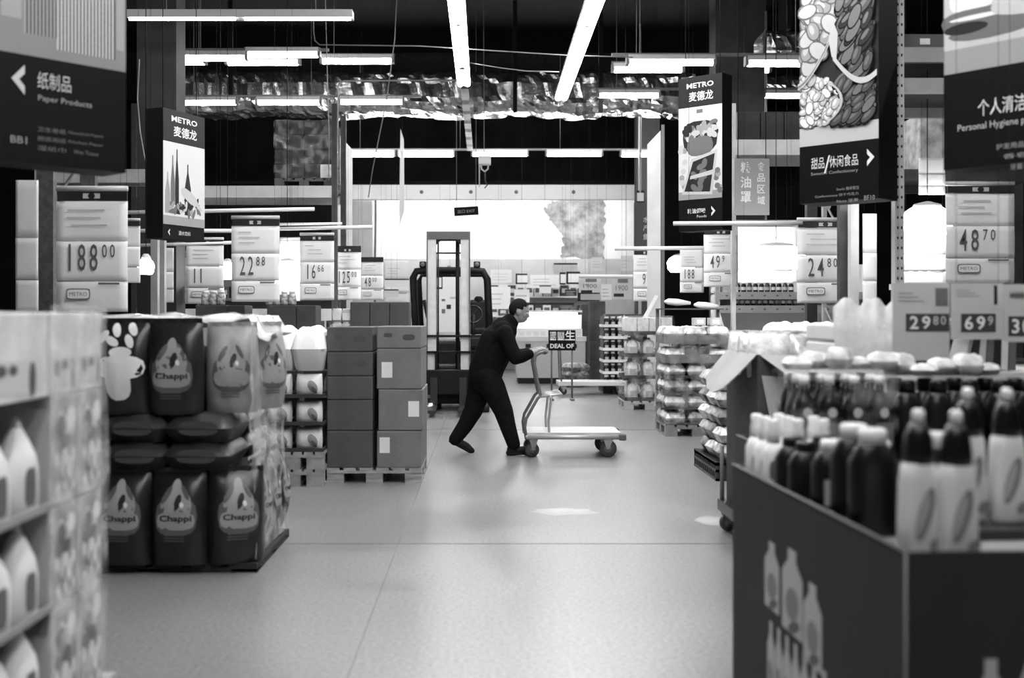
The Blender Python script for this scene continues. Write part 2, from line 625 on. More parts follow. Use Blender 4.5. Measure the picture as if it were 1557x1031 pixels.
# big twin fitting top left, seen from below its reflector
fl = thing('reflector_light', 'long twin tube light with grey reflector, highest at the upper left', 'light', (X(365, 12.2), 12.2, Z(29, 12.2)))
w = 342 * 12.2 / F
mb = MB(); mb.prism([(-w / 2, .015), (w / 2, .015), (w / 2, .1), (-w / 2, .1)], -.03, .14, mat('reflector_grey', .3, .5)); mb.build('reflector', fl)
for s in (-1, 1):
    mb = MB(); mb.tube([(s * .05, 0, 0), (s * (w / 2 - .02), 0, 0)], .016, TUBEM, 8); mb.build('tube', fl)
for q in (-1, 1):
    mb = MB(); hang(mb, q * w / 3, .05, .1, CEIL - Z(29, 12.2)); mb.build('hanger', fl)

# wall washers behind the lintel, and unseen fill tubes added behind the duct
def washer(L, e):
    r = E0('ceiling_light')
    b = MB(); b.span(-L / 2, L / 2, -.06, .06, .05, .1, LIGHT); b.build('housing', r)
    b = MB(); b.tube([(-L / 2 + .03, 0, 0), (L / 2 - .03, 0, 0)], .045, emit('strong_tube_%d' % e, e), 10); b.build('tube', r)
    return r


for i, px in enumerate((590, 672, 755, 838, 920)):
    inst('washer', lambda: washer(1.4, 42), 'tube light above the white back wall, %s from the left behind the lintel' % ORD[i], 'light', (X(px, YL + .9), YL + .9, zb + .24), 0, 'wall lights behind the lintel')
for j, y in enumerate((23.6,)):
    for i in range(6):
        z = H + (480 - 139) * y / F
        inst('strong', lambda: washer(1.6, 60), 'high tube light hidden behind the foil duct, %s from left' % ORD[i], 'light', (X(300, 24) + i * 2.05, y, z), 0, 'high tubes behind the duct')

# shelf lamps: blown out glowing lamps under the racks
def glow_lamp(w, h, up):
    r = E0('shelf_lamp')
    b = MB()
    b.loft([(-h / 2, w * .36, .05, 2.2), (-h * .3, w * .46, .07, 2.4), (h * .1, w * .5, .075, 2.5), (h * .36, w * .42, .06, 2.4), (h / 2, w * .3, .04, 2.2)], emit('shelf_lamp_glow', 22.0), 18)
    b.build('globe', r)
    b = MB(); b.loft([(h / 2, w * .3, .045, 2.2), (h / 2 + .03, w * .26, .04, 2.2), (h / 2 + .05, .02, .02, 2)], LIGHT, 14)
    b.tube([(0, 0, h / 2 + .04), (0, 0, up)], .004, BLACK, 5)
    b.build('lamp_holder', r)
    return r


GL = [(222, 406, 9.5, 24, 22, 'round glowing lamp right beside the 188 price sheet'),
      (346, 412, 14.5, 26, 26, 'round glowing lamp between the 11 and 22 price sheets'),
      (437, 415, 15, 42, 34, 'wide glowing lamp between the 22 and 16 price sheets'),
      (1180, 392, 12.6, 96, 34, 'broad glowing lamp between the 49 and 24 price sheets'),
      (1036, 402, 19.5, 44, 24, 'glowing lamp beside the 9 price sheet'),
      (1410, 337, 8.9, 78, 42, 'largest glowing lamp, left of the 48 price sheet')]
for (px, py, d, w, h, lab) in GL:
    inst(('glow', px), lambda: glow_lamp(w * d / F, h * d / F, CEIL - Z(py, d)), lab, 'lamp', (X(px, d), d, Z(py, d)), 0, 'glowing lamps among the price sheets')
# cone shade lamps
def cone_lamp(L, up):
    r = E0('spot_lamp')
    b = MB(); b.lathe([(.012, -L), (.05, -L * .3), (.075, L * .35), (.078, L * .4)], (0, 0, 0), mat('lamp_white', .8, .4), 16, 'x'); b.build('shade', r)
    b = MB(); b.lathe([(.06, L * .4), (.06, L * .43)], (0, 0, 0), emit('spot_face', 14), 16, 'x'); b.build('bulb', r)
    b = MB(); b.tube([(0, 0, .05), (0, 0, up)], .004, BLACK, 5); b.build('rod', r)
    return r


inst('cone', lambda: cone_lamp(.14, CEIL - Z(236, 7.2)), 'white cone shaded lamp under the personal hygiene sign', 'lamp', (X(1470, 7.2), 7.2, Z(236, 7.2)), 0, 'small sign lamps')
inst('cone2', lambda: cone_lamp(.11, CEIL - Z(304, 8.9)), 'small bright cone lamp low under the nut poster', 'lamp', (X(1252, 8.9), 8.9, Z(304, 8.9)), 0, 'small sign lamps')

# domed pendants seen as bright ellipses
def pendant(up):
    r = E0('pendant_light')
    b = MB(); b.lathe([(.02, .12), (.06, .1), (.11, 0)], (0, 0, 0), MID, 18); b.tube([(0, 0, .11), (0, 0, up)], .004, BLACK, 5); b.build('shade', r)
    b = MB(); b.lathe([(.105, 0), (.09, -.018), (.03, -.026)], (0, 0, 0), emit('pendant_glow', 12), 18); b.build('diffuser', r)
    return r


for (px, py, d, s, lab) in ((80, 229, 8.4, .55, 'small bright pendant just under the left paper products sign'), (125, 244, 9.6, .5, 'smaller pendant lower down under the paper products sign'),
                            (1288, 299, 9.8, .6, 'small bright pendant under the nut poster'), (1545, 224, 8, .5, 'small pendant under the personal hygiene sign'),
                            (317, 176, 22.3, 1.2, 'dim pendant under the duct above the left banner'), (783, 172, 22.3, 1.2, 'dim pendant under the duct near the middle'),
                            (913, 171, 22.3, 1.2, 'dim pendant under the right part of the duct'), (598, 174, 22.3, 1.2, 'dim pendant under the duct left of the trunking')):
    inst(('pendant', px), lambda: pendant((CEIL - Z(py, d)) / s if d < 15 else .18), lab, 'light', (X(px, d), d, Z(py, d)), 0, 'pendants under the signs and duct', scale=s)

# foil wrapped duct
FOIL = mat('crumpled_foil', .5, .26, metal=.97, var=.1, scale=5, bump=1.0, detail=7)
def foil_duct(px0, px1, pyt, pyb, d, dep, nm, lab):
    x0, x1, z0, z1 = X(px0, d), X(px1, d), Z(pyb, d), Z(pyt, d)
    nx = int((x1 - x0) / .07); prof = []
    hz = z1 - z0
    for k in range(30):
        t = 2 * PI * (k + .5) / 30
        c, q = math.cos(t), math.sin(t)
        prof.append((dep / 2 * math.copysign(abs(c) ** .5, c), hz / 2 * math.copysign(abs(q) ** .5, q)))
    vs = []; fs = []
    n = len(prof)
    for i in range(nx + 1):
        x = x0 + (x1 - x0) * i / nx
        sag = .03 * math.sin(x * 2.6)
        for (a, b) in prof:
            k = noise.noise((x * 2.2, a * 2.5, b * 2.5)) * .12 + noise.noise((x * 6, a * 6, b * 6 + 3)) * .1 + noise.noise((x * 13, a * 12, b * 12 + 9)) * .06
            vs.append((x, d + dep / 2 + a * (1 + k), (z0 + z1) / 2 + b * (1 + k) + (sag if b < 0 else 0)))
    for i in range(nx):
        for k in range(n):
            fs.append((i * n + k, (i + 1) * n + k, (i + 1) * n + (k + 1) % n, i * n + (k + 1) % n))
    b = MB(); b.add(vs, fs, FOIL, False)
    o = b.build(nm); tag(o, lab, 'duct'); return o


foil_duct(266, 1058, 104, 168, 21.6, 1.1, 'foil_duct', 'long silver foil wrapped air duct crossing under the ceiling')
foil_duct(1166, 1330, 43, 82, 16.4, .8, 'foil_duct', 'higher short foil wrapped duct behind the top of the nut poster')
foil_duct(1166, 1300, 112, 140, 22.0, .6, 'foil_duct', 'lower foil wrapped duct piece right of the white pillar')
for px, dd, z0, w in ((1200, 16.55, Z(50, 16.8), 'higher short'), (1240, 22.3, Z(118, 22.3), 'lower short')):
    b = MB(); b.span(X(px, dd) - .03, X(px, dd) + .03, dd, dd + .5, z0, CEIL, BLACK)
    tag(b.build('duct_hanger'), 'black hanger plate above the %s foil duct beside the nut poster' % w, 'hanger')
for px, w in ((783, 'middle'), (913, 'right'), (352, 'left')):
    b = MB(); b.span(X(px, 21.4) - .04, X(px, 21.4) + .04, 21.3, 21.38, Z(172, 21.4), CEIL, BLACK)
    tag(b.build('duct_hanger'), 'black hanger bar in front of the %s part of the foil duct' % w, 'hanger')


# wires and cables
def wire(nm, lab, pts, r=.008, m=None):
    b = MB(); b.tube([P(*p) for p in pts], r, m or mat('wire_grey', .2, .6), 5)
    return tag(b.build(nm), lab, 'cable')


wire('conduit', 'thin conduit bending down from the ceiling left of the aisle lights', [(476, 20, 15), (477, 50, 15), (479, 62, 15), (486, 68, 15), (640, 70, 15), (860, 84, 15), (962, 87, 15)], .009)
wire('cable', 'slanting slack cable from the ceiling to the forklift side', [(606, -60, 17), (600, 60, 17), (588, 150, 18), (566, 260, 18.5), (560, 300, 19)], .009)
wire('cable', 'straight vertical cable left of the slack cable', [(493, -60, 14), (497, 90, 14.5), (500, 200, 15), (500, 275, 15.5)], .006)
wire('cable', 'sagging cable between the two aisle rows of lights', [(713, 95, 16.5), (760, 103, 16.5), (800, 108, 16.6), (850, 109, 16.8)], .008)
wire('cable', 'wire looping down the dark left pillar', [(212, 90, 12.9), (209, 150, 12.9), (213, 200, 12.9), (219, 235, 12.9), (226, 262, 12.9)], .008)
wire('cable', 'vertical cable holding the small white box', [(735, -6, 21), (736, 180, 21), (736, 240, 21)], .008)
wire('conduit', 'thin conduit along the duct left of the trunking', [(514, 270, 20.5), (514, 132, 20.5), (516, 126, 20.5), (524, 123, 20.5), (694, 122, 20.5)], .014, mat('conduit_grey', .28, .5))

# ================================================================== hanging category signs
PR_D = mat('print_dark', .02, .4, spec=.25)
PR_M = mat('print_mid', .14, .35)
PR_G = mat('print_grey', .3, .35)
PR_L = mat('print_light', .5, .35)
PR_W = mat('print_white', .75, .35)


def sign_box(nm, label, pxl, dl, pxr, dr, zb, zt, thick=.22):
    """hanging box sign; local x runs along the printed face, -y faces the aisle"""
    xl, xr = X(pxl, dl), X(pxr, dr)
    w = math.hypot(xr - xl, dr - dl)
    r = thing(nm, label, 'sign', (xl, dl, zb), math.atan2(dr - dl, xr - xl), 'hanging department signs')
    b = MB(); b.span(0, w, .004, thick, 0, zt - zb, BLACK); b.build('body', r)
    b = MB()
    for q in (.1, .9):
        for y in (.05,):
            b = MB(); b.tube([(w * q, y, zt - zb), (w * q, y, CEIL - zb)], .004, BLACK, 5); b.build('hanger', r)
    return r, w


def line(r, *a, **k):
    """one line of lettering as a part of its own"""
    q = MB(); q.text(*a, **k); q.build('lettering', r)


def arrow(mb, x, z, s, m, y, left):
    k = 1 if left else -1
    mb.poly([(x - k * s * .5, z), (x + k * s * .4, z + s), (x + k * s * .4, z + s * .42), (x + k * s * .02, z), (x + k * s * .4, z - s * .42), (x + k * s * .4, z - s)][::k], m, y)


# -- paper products (upper left, nearest)
d0, d1 = 5.0, 5.46
zb = Z(243, 5.0)
r, w = sign_box('department_sign', 'large black paper products sign with left arrow, top left corner', 0 - 3, d0, 191, d1, zb, zb + 1.9)
z1 = Z(76, 5.0) - zb
b = MB(); b.rect(0, w, 0, z1, mat('sign_black', .004, .5, spec=.12), 0); b.build('panel', r)
b = MB(); b.rect(0, w, z1, z1 + .085, mat('sign_silver', .2, .45), -.001); b.build('silver_band', r)
b = MB(); b.rect(0, w, z1 + .085, 1.9, mat('sign_silver', .2, .45), -.001)
b.rect(.02 * w, .17 * w, z1 + .16, 1.9, PR_G, -.0018)
n = 26
for i in range(n):
    x = w * (.19 + .72 * i / n)
    zz = z1 + (.1 if i < 9 else .05)
    b.rect(x, x + w * .72 / n * .55, zz, 1.9, PR_L if i > 8 else PR_G, -.0016)
    b.rect(x + w * .72 / n * .55, x + w * .72 / n, zz, 1.9, PR_D, -.0016)
b.rect(.92 * w, .985 * w, z1 + .1, 1.78, PR_G, -.0018)
b.build('picture', r)
b = MB(); arrow(b, w * .15, z1 - .115, .068, PR_L, -.002, True); b.build('arrow', r)
b = MB()
line(r, '纸制品', w * .42, z1 - .105, .078, PR_L, -.002, w * .26)
line(r, 'Paper Products', w * .505, z1 - .19, .034, PR_G, -.002, w * .42)
line(r, 'BB1', w * .15, z1 - .39, .032, PR_G, -.002, w * .12)
for k, (c, e) in enumerate((('卫生卷纸', 'Household Papers'), ('厨房用纸', 'Kitchen Paper'), ('湿纸巾', 'Wet Tissue'))):
    line(r, c, w * .4, z1 - .33 - .043 * k, .022, PR_M, -.002, w * .22)
    line(r, e, w * .67, z1 - .33 - .043 * k, .018, PR_M, -.002, w * (.28 if k < 2 else .2))


# -- banner left: oil and wine bottles
def banner(label, pxl, dl, pxr, dr, zb, zt, z_head, z_low, side):
    r, w = sign_box('department_sign', label, pxl, dl, pxr, dr, zb, zt, .2)
    hh = zt - zb
    b = MB(); b.rect(0, w, z_head - zb, hh, mat('header_grey', .02, .5, spec=.15), -.001); b.build('header', r)
    b = MB(); b.text('METRO', w * .5, z_head - zb + .215, .052, PR_W, -.003, w * .62, bold=.02); b.text('麦德龙', w * .52, z_head - zb + .105, .095, PR_W, -.003, w * .56, bold=.015); b.build('lettering', r)
    b = MB(); b.rect(0, w, z_low - zb + .08, z_head - zb, mat('banner_white', .62, .4), -.001); b.rect(0, w, z_low - zb, z_low - zb + .08, PR_G, -.001)
    b.build('picture_sheet', r)
    return r, w, hh


dl, dr = 10.0, 10.55
r, w, hh = banner('slim hanging banner with bottles picture and white lettering, left of the duct', 248, dl, 311, dr, Z(362, dl), Z(163, dl), Z(213, dl), Z(340, dl), -1)
zb = Z(362, dl); z0 = Z(328, dl) - zb; zh = Z(213, dl) - zb
b = MB()
for (x, h0, hw, m) in ((.22, .56, .05, PR_M), (.32, .62, .045, PR_D), (.58, .5, .075, PR_D), (.1, .4, .06, PR_G)):
    b.poly([(w * (x - hw), z0 + .03), (w * (x + hw), z0 + .03), (w * (x + hw), z0 + h0 * .55), (w * (x + .015), z0 + h0 * .85), (w * (x + .012), z0 + h0), (w * (x - .012), z0 + h0), (w * (x - .015), z0 + h0 * .85), (w * (x - hw), z0 + h0 * .55)], m, -.002)
for i in range(26):
    b.disc(w * (.15 + .75 * rnd.random()), z0 + .03 + .13 * rnd.random(), .05, .018, rnd.choice((PR_L, PR_M, PR_G, PR_D)), -.0025 - i * .00005, rnd.random() * 3)
b.disc(w * .62, z0 + .2, .14, .05, PR_L, -.0045, -.5)
b.build('picture', r)
b = MB(); arrow(b, w * .13, .06, .03, PR_W, -.003, True); b.text('酒水饮料', w * .5, .06, .04, PR_W, -.003); b.build('arrow_line', r)

# -- banner right: fruit and bread baskets
dl, dr = 11.32, 11.0
zb = Z(349, dr)
r, w, hh = banner('hanging banner with food basket picture and white lettering, right of the aisle', 1032, dl, 1098, dr, zb, Z(110, dr), Z(157, dr), Z(300, dr), 1)
zh = Z(157, dr) - zb
b = MB()
z0 = Z(303, dr) - zb
H2 = zh - z0
b.rect(w * .42, w * .56, z0 + H2 * .93, z0 + H2 * .97, PR_M, -.002)
b.disc(w * .5, z0 + H2 * .68, w * .4, H2 * .17, PR_D, -.0021, 0, p=3)
for i in range(30): b.disc(w * (.15 + .7 * rnd.random()), z0 + H2 * (.6 + .22 * rnd.random()), .05, .03, rnd.choice((PR_G, PR_L, PR_M, PR_D)), -.0025 - i * .00004, rnd.random() * 3)
b.disc(w * .5, z0 + H2 * .58, w * .3, H2 * .1, PR_M, -.004, .1, p=3)
b.poly([(w * .3, z0 + H2 * .45), (w * .9, z0 + H2 * .53), (w * .78, z0 + H2 * .06), (w * .08, z0 + H2 * .08)], PR_L, -.0042)
b.poly([(w * .34, z0 + H2 * .42), (w * .84, z0 + H2 * .49), (w * .73, z0 + H2 * .09), (w * .14, z0 + H2 * .11)], PR_D, -.0044)
for i in range(9): b.disc(w * (.3 + .4 * rnd.random()), z0 + H2 * (.14 + .28 * rnd.random()), .05, .03, PR_M, -.0047 - i * .00004, rnd.random() * 3)
b.poly([(w * .28, z0 + H2 * .27), (w * .8, z0 + H2 * .32), (w * .79, z0 + H2 * .27), (w * .27, z0 + H2 * .235)], PR_L, -.0052)
for i in range(10): b.disc(w * (.03 + .12 * rnd.random()), z0 + H2 * (.1 + .5 * rnd.random()), .03, .03, rnd.choice((PR_G, PR_L)), -.002 - i * .00004)
for i in range(8): b.disc(w * (.86 + .1 * rnd.random()), z0 + H2 * (.05 + .5 * rnd.random()), .03, .03, rnd.choice((PR_G, PR_M)), -.002 - i * .00004)
b.build('picture', r)
b = MB(); b.text('粮油调味', w * .42, .2, .05, PR_W, -.003, w * .42, bold=.02); b.text('Foods', w * .54, .145, .025, PR_W, -.003, w * .22); arrow(b, w * .8, .19, .05, PR_W, -.003, False); b.build('arrow_line', r)

# -- big nuts poster right
dl, dr = 8.44, 8.0
zb = Z(301, dr)
zt = Z(-150, dr)
r, w = sign_box('department_sign', 'large hanging confectionery sign with nuts and dates picture and right arrow', 1216, dl, 1336, dr, zb, zt, .3)
zi = Z(210, dr) - zb; zp = Z(181, dr) - zb; hh = zt - zb
b = MB(); b.rect(0, w, 0, zi, mat('sign_black', .004, .5, spec=.12), -.001); b.build('panel', r)
b = MB(); b.rect(0, w, zi, zp, PR_L, -.001); b.build('silver_band', r)
b = MB(); b.rect(0, w, zp, hh, PR_D, -.001)
yy = -.0012
rn = random.Random(3)
NUT = mat('nut_shade', .1, .4)
DATE = mat('date', .06, .4)
def inlow(x, z): return (x / (w * .56)) ** 2 + ((z - zp - .17) / .21) ** 2 < 1
def rimz(x): return zp + (.33 + .36 * (x / (w * .46)) ** 1.5 if x < w * .46 else .5 - .2 * math.sin((x - w * .46) / (w * .54) * PI * .72))
def blobs(n, x0, x1, z0, z1, lo, hi, asp, edge, faces, test, rot=None):
    global yy
    for i in range(n):
        x, z = w * rn.uniform(x0, x1), zp + rn.uniform(z0, z1)
        if not test(x, z): continue
        k = rn.uniform(lo, hi); t = rot + rn.uniform(-.3, .3) if rot is not None else rn.uniform(0, 3)
        x = min(max(x, k * asp * .9), w - k * asp * .9); z = max(z, zp + k)
        yy -= .00002; b.disc(x, z, k * asp, k, edge, yy, t)
        yy -= .00002; b.disc(x, z + .003, k * asp * .88, k * .82, rn.choice(faces), yy, t)
        yy -= .00002; b.disc(x - k * .2, z + k * .25, k * asp * .5, k * .34, faces[0], yy, t)
blobs(240, .0, .56, 0, .4, .024, .036, 1.45, NUT, (PR_W, PR_L, PR_W, PR_L), inlow)
blobs(90, .5, 1, 0, .36, .028, .04, 2.2, BLACK, (PR_M, DATE, DATE, DATE), lambda x, z: not inlow(x - .03, z) and z < rimz(x) - .06, .9)
blobs(120, 0, .5, .3, 1.3, .05, .068, 1.4, NUT, (PR_L, PR_L, PR_G), lambda x, z: z > rimz(x) + .05 and x < w * .46)
blobs(110, .5, 1, .3, 1.3, .034, .046, 2.2, BLACK, (PR_M, DATE, DATE, PR_D), lambda x, z: z > rimz(x) + .05, 1.0)
yy -= .0004
def strip(pts, wd, m):
    for (xa, za), (xb, zc) in zip(pts, pts[1:]): b.poly([(xa, za - wd), (xb, zc - wd), (xb, zc + wd), (xa, za + wd)], m, yy)
strip([(w * .46 * k / 12, rimz(w * .46 * k / 12) - .02) for k in range(13)], .022, PR_L)
strip([(w * .46 * k / 12, rimz(w * .46 * k / 12) - .02) for k in range(13)], .008, PR_M)
yy -= .0002
strip([(w * (.46 + .54 * k / 12), rimz(w * (.4601 + .5399 * k / 12)) - .01) for k in range(13)], .022, PR_L)
yy -= .0002
b.poly([(w * .4, rimz(w * .4) + .01), (w * .44, zp + .5), (w * .5, zp + .46), (w * .52, zp + .66), (w * .46, zp + .76)], PR_L, yy)
arc = [(w * .55 * math.sin(t), zp + .17 - .2 * math.cos(t)) for t in [PI * k / 14 for k in range(2, 12)]]
for (xa, za), (xb, zc) in zip(arc, arc[1:]): b.poly([(xa, za), (xa + .02, za), (xb + .02, zc), (xb, zc)], PR_L, yy)
b.build('picture', r)
b = MB()
line(r, '甜品', w * .24, zi - .135, .085, PR_W, -.002, w * .17); line(r, '/', w * .36, zi - .15, .13, PR_W, -.002); line(r, '休闲食品', w * .57, zi - .135, .085, PR_W, -.002, w * .36)
line(r, 'Sweets / Confectionery', w * .45, zi - .215, .03, PR_G, -.002, w * .6)
line(r, 'Snacks 糖果蜜饯', w * .62, zi - .34, .024, PR_G, -.002, w * .28); line(r, 'Confectionery 饼干巧克力', w * .48, zi - .385, .024, PR_G, -.002, w * .55); line(r, 'Nuts 坚果', w * .62, zi - .43, .024, PR_G, -.002, w * .27)
line(r, 'BF10', w * .89, zi - .42, .035, PR_G, -.002, w * .13)

b = MB(); arrow(b, w * .9, zi - .13, .062, PR_W, -.002, False); b.build('arrow', r)

# -- personal hygiene sign right edge
dl, dr = 5.9, 5.44
zb = Z(240, dr); zt = Z(-160, dr)
r, w = sign_box('department_sign', 'black personal hygiene sign with product picture, at the right edge', 1435, dl, 1435 + 128 + 50, dr, zb, zt, .25)
zi = Z(84, dr) - zb; zp = zi + .125; hh = zt - zb
b = MB(); b.rect(0, w, 0, zi, mat('sign_black', .004, .5, spec=.12), -.001); b.build('panel', r)
b = MB(); b.rect(0, w, zi, zp, PR_G, -.001); b.build('silver_band', r)
b = MB(); b.rect(0, w, zp, hh, PR_L, -.001)
b.disc(w * .3, zp + .14, w * .32, .055, PR_M, -.0016, 0, p=3); b.disc(w * .3, zp + .15, w * .25, .012, PR_W, -.002)
b.disc(w * .72, zp + .16, w * .3, .045, PR_L, -.0022, -.1, p=3); b.disc(w * .5, zp + .08, w * .46, .05, PR_M, -.0014, .05)
b.disc(w * .2, zp + .1, w * .2, .03, PR_D, -.0019, 0); b.disc(w * .25, zp + .32, w * .2, .13, PR_W, -.0015, 0, p=6); b.disc(w * .6, zp + .4, w * .12, .2, PR_D, -.0015, 0, p=6); b.disc(w * .84, zp + .4, w * .1, .18, PR_M, -.0015, 0, p=5)
b.build('picture', r)
b = MB()
line(r, '个人清洁用品', w * .62, zi - .2, .085, PR_W, -.002, w * .62)
line(r, 'Personal Hygiene products', w * .54, zi - .295, .045, PR_L, -.002, w * .82)
for k, t in enumerate(('护发用品 Hair Care', '香皂 Soap', '牙膏 Dental Care')): line(r, t, w * (.72 + .03 * k), zi - .41 - .055 * k, .03, PR_G, -.002, w * (.5 - .06 * k))


# -- small hanging boards
r = thing('direction_sign', 'small tilted black hanging board before the white wall', 'sign', (X(709, 22), 22, Z(321, 22)))
w = 37 * 22 / F
b = MB(); b.span(-w / 2, w / 2, 0, .03, -.085, .085, BLACK); o = b.build('panel', r); o.rotation_euler = (0, -.06, 0)
b = MB(); b.text('出口 EXIT', 0, 0, .07, PR_G, -.003, w * .7); o = b.build('lettering', r); o.rotation_euler = (0, -.06, 0)
for q in (-.4, .4):
    b = MB(); b.tube([(w * q, .015, .08 - .03 * (q < 0)), (w * q, .015, CEIL - Z(321, 22))], .006, MID, 5); b.build('hanger', r)
d = 13.5
r = thing('hanging_board', 'grey hanging grocery board with white upright characters, beside the food banner', 'sign', (X(1117, d), d, Z(327, d)))
w, h = 53 * d / F, 86 * d / F
b = MB(); b.span(0, w, 0, .02, 0, h, mat('board_grey', .2, .5)); b.build('panel', r)
b = MB()
for k, t in enumerate('粮油罩'): b.text(t, w * .32, h * (.84 - .26 * k), h * .2, PR_L, -.002, w * .3, bold=.02)
for k, t in enumerate('食品区域'): b.text(t, w * .76, h * (.86 - .2 * k), h * .15, PR_L, -.002, w * .22, bold=.01)
b.build('lettering', r)
for q in (.1, .9):
    b = MB(); b.tube([(w * q, .01, h), (w * q, .01, CEIL - Z(327, d))], .005, BLACK, 5); b.build('hanger', r)
d = 23
r = thing('hanging_board', 'tall dark hanging board with white vertical characters beside the right pillar', 'sign', (X(964, d), d, Z(376, d)))
w, h = 24 * d / F, 68 * d / F
b = MB(); b.span(0, w, 0, .03, 0, h, mat('board_dark', .07, .5)); b.build('panel', r)
b = MB()
for k, t in enumerate('水产鱼'): b.text(t, w * .76, h * (.62 - .19 * k), h * .13, PR_W, -.002, w * .36)
b.build('lettering', r)
b = MB(); b.span(w * .2, w * .62, 0, .03, h + .03, h + .2, PR_W); b.span(w * .16, w * .66, .005, .025, h, h + .25, DARK); b.build('clip', r)
b = MB(); b.tube([(w * .4, .015, h + .2), (w * .4, .015, CEIL - Z(376, d))], .02, LIGHT, 6); b.build('hanger', r)
d = 18.5
r = thing('promotion_board', 'black promotion board with DEAL OF in white, low beside the aisle', 'sign', (X(834, d), d, 0))
w = 41 * d / F
z1, z2 = Z(533, d), Z(502, d)
b = MB(); b.span(0, w, 0, .03, z1, z2, BLACK); b.build('panel', r)
b = MB()
b.rect(w * .06, w * .28, z1 + .17, z2 - .03, PR_W, -.002); b.rect(w * .34, w * .6, z1 + .17, z2 - .03, PR_W, -.002)
b.text('每', w * .17, (z1 + z2) / 2 + .075, .12, BLACK, -.003); b.text('周', w * .47, (z1 + z2) / 2 + .075, .12, BLACK, -.003)
b.build('lettering', r)
line(r, '生', w * .8, (z1 + z2) / 2 + .08, .16, PR_W, -.003, bold=.02)
line(r, 'DEAL OF', w * .5, z1 + .075, .075, PR_W, -.003, w * .88, bold=.03)

b = MB()
for q in (.12, .88):
    b = MB(); b.tube([(w * q, .04, .02), (w * q, .04, z2)], .015, MID, 6); b.span(w * q - .03, w * q + .03, -.15, .2, 0, .03, MID); b.build('leg', r)
r = thing('white_box', 'small white box hung on a cable over the doorway', 'box', (X(737, 21), 21, Z(244, 21)))
b = MB(); b.box((0, 0, 0), (.23, .2, .17), WHITE, bev=.02); b.build('body', r)
b = MB(); b.tube([(-.07, 0, -.08), (-.06, 0, -.16), (0, 0, -.21), (.06, 0, -.16), (.07, 0, -.08)], .016, LIGHT, 6); b.build('hook_loop', r)
b = MB(); b.tube([(-.1, 0, -.06), (-.1, 0, -.5)], .012, LIGHT, 6); b.tube([(.01, 0, -.2), (.01, 0, -.38), (.05, 0, -.46), (.0, 0, -.52)], .012, DARK, 6); b.build('pull_cord', r)


# ================================================================== price sheets
DIG = mat('digit_grey', .1, .7)
SHEET = mat('price_sheet_white', .85, .55, var=.03, scale=3)
SHEETG = mat('price_sheet_grey', .5, .55, var=.05, scale=4)


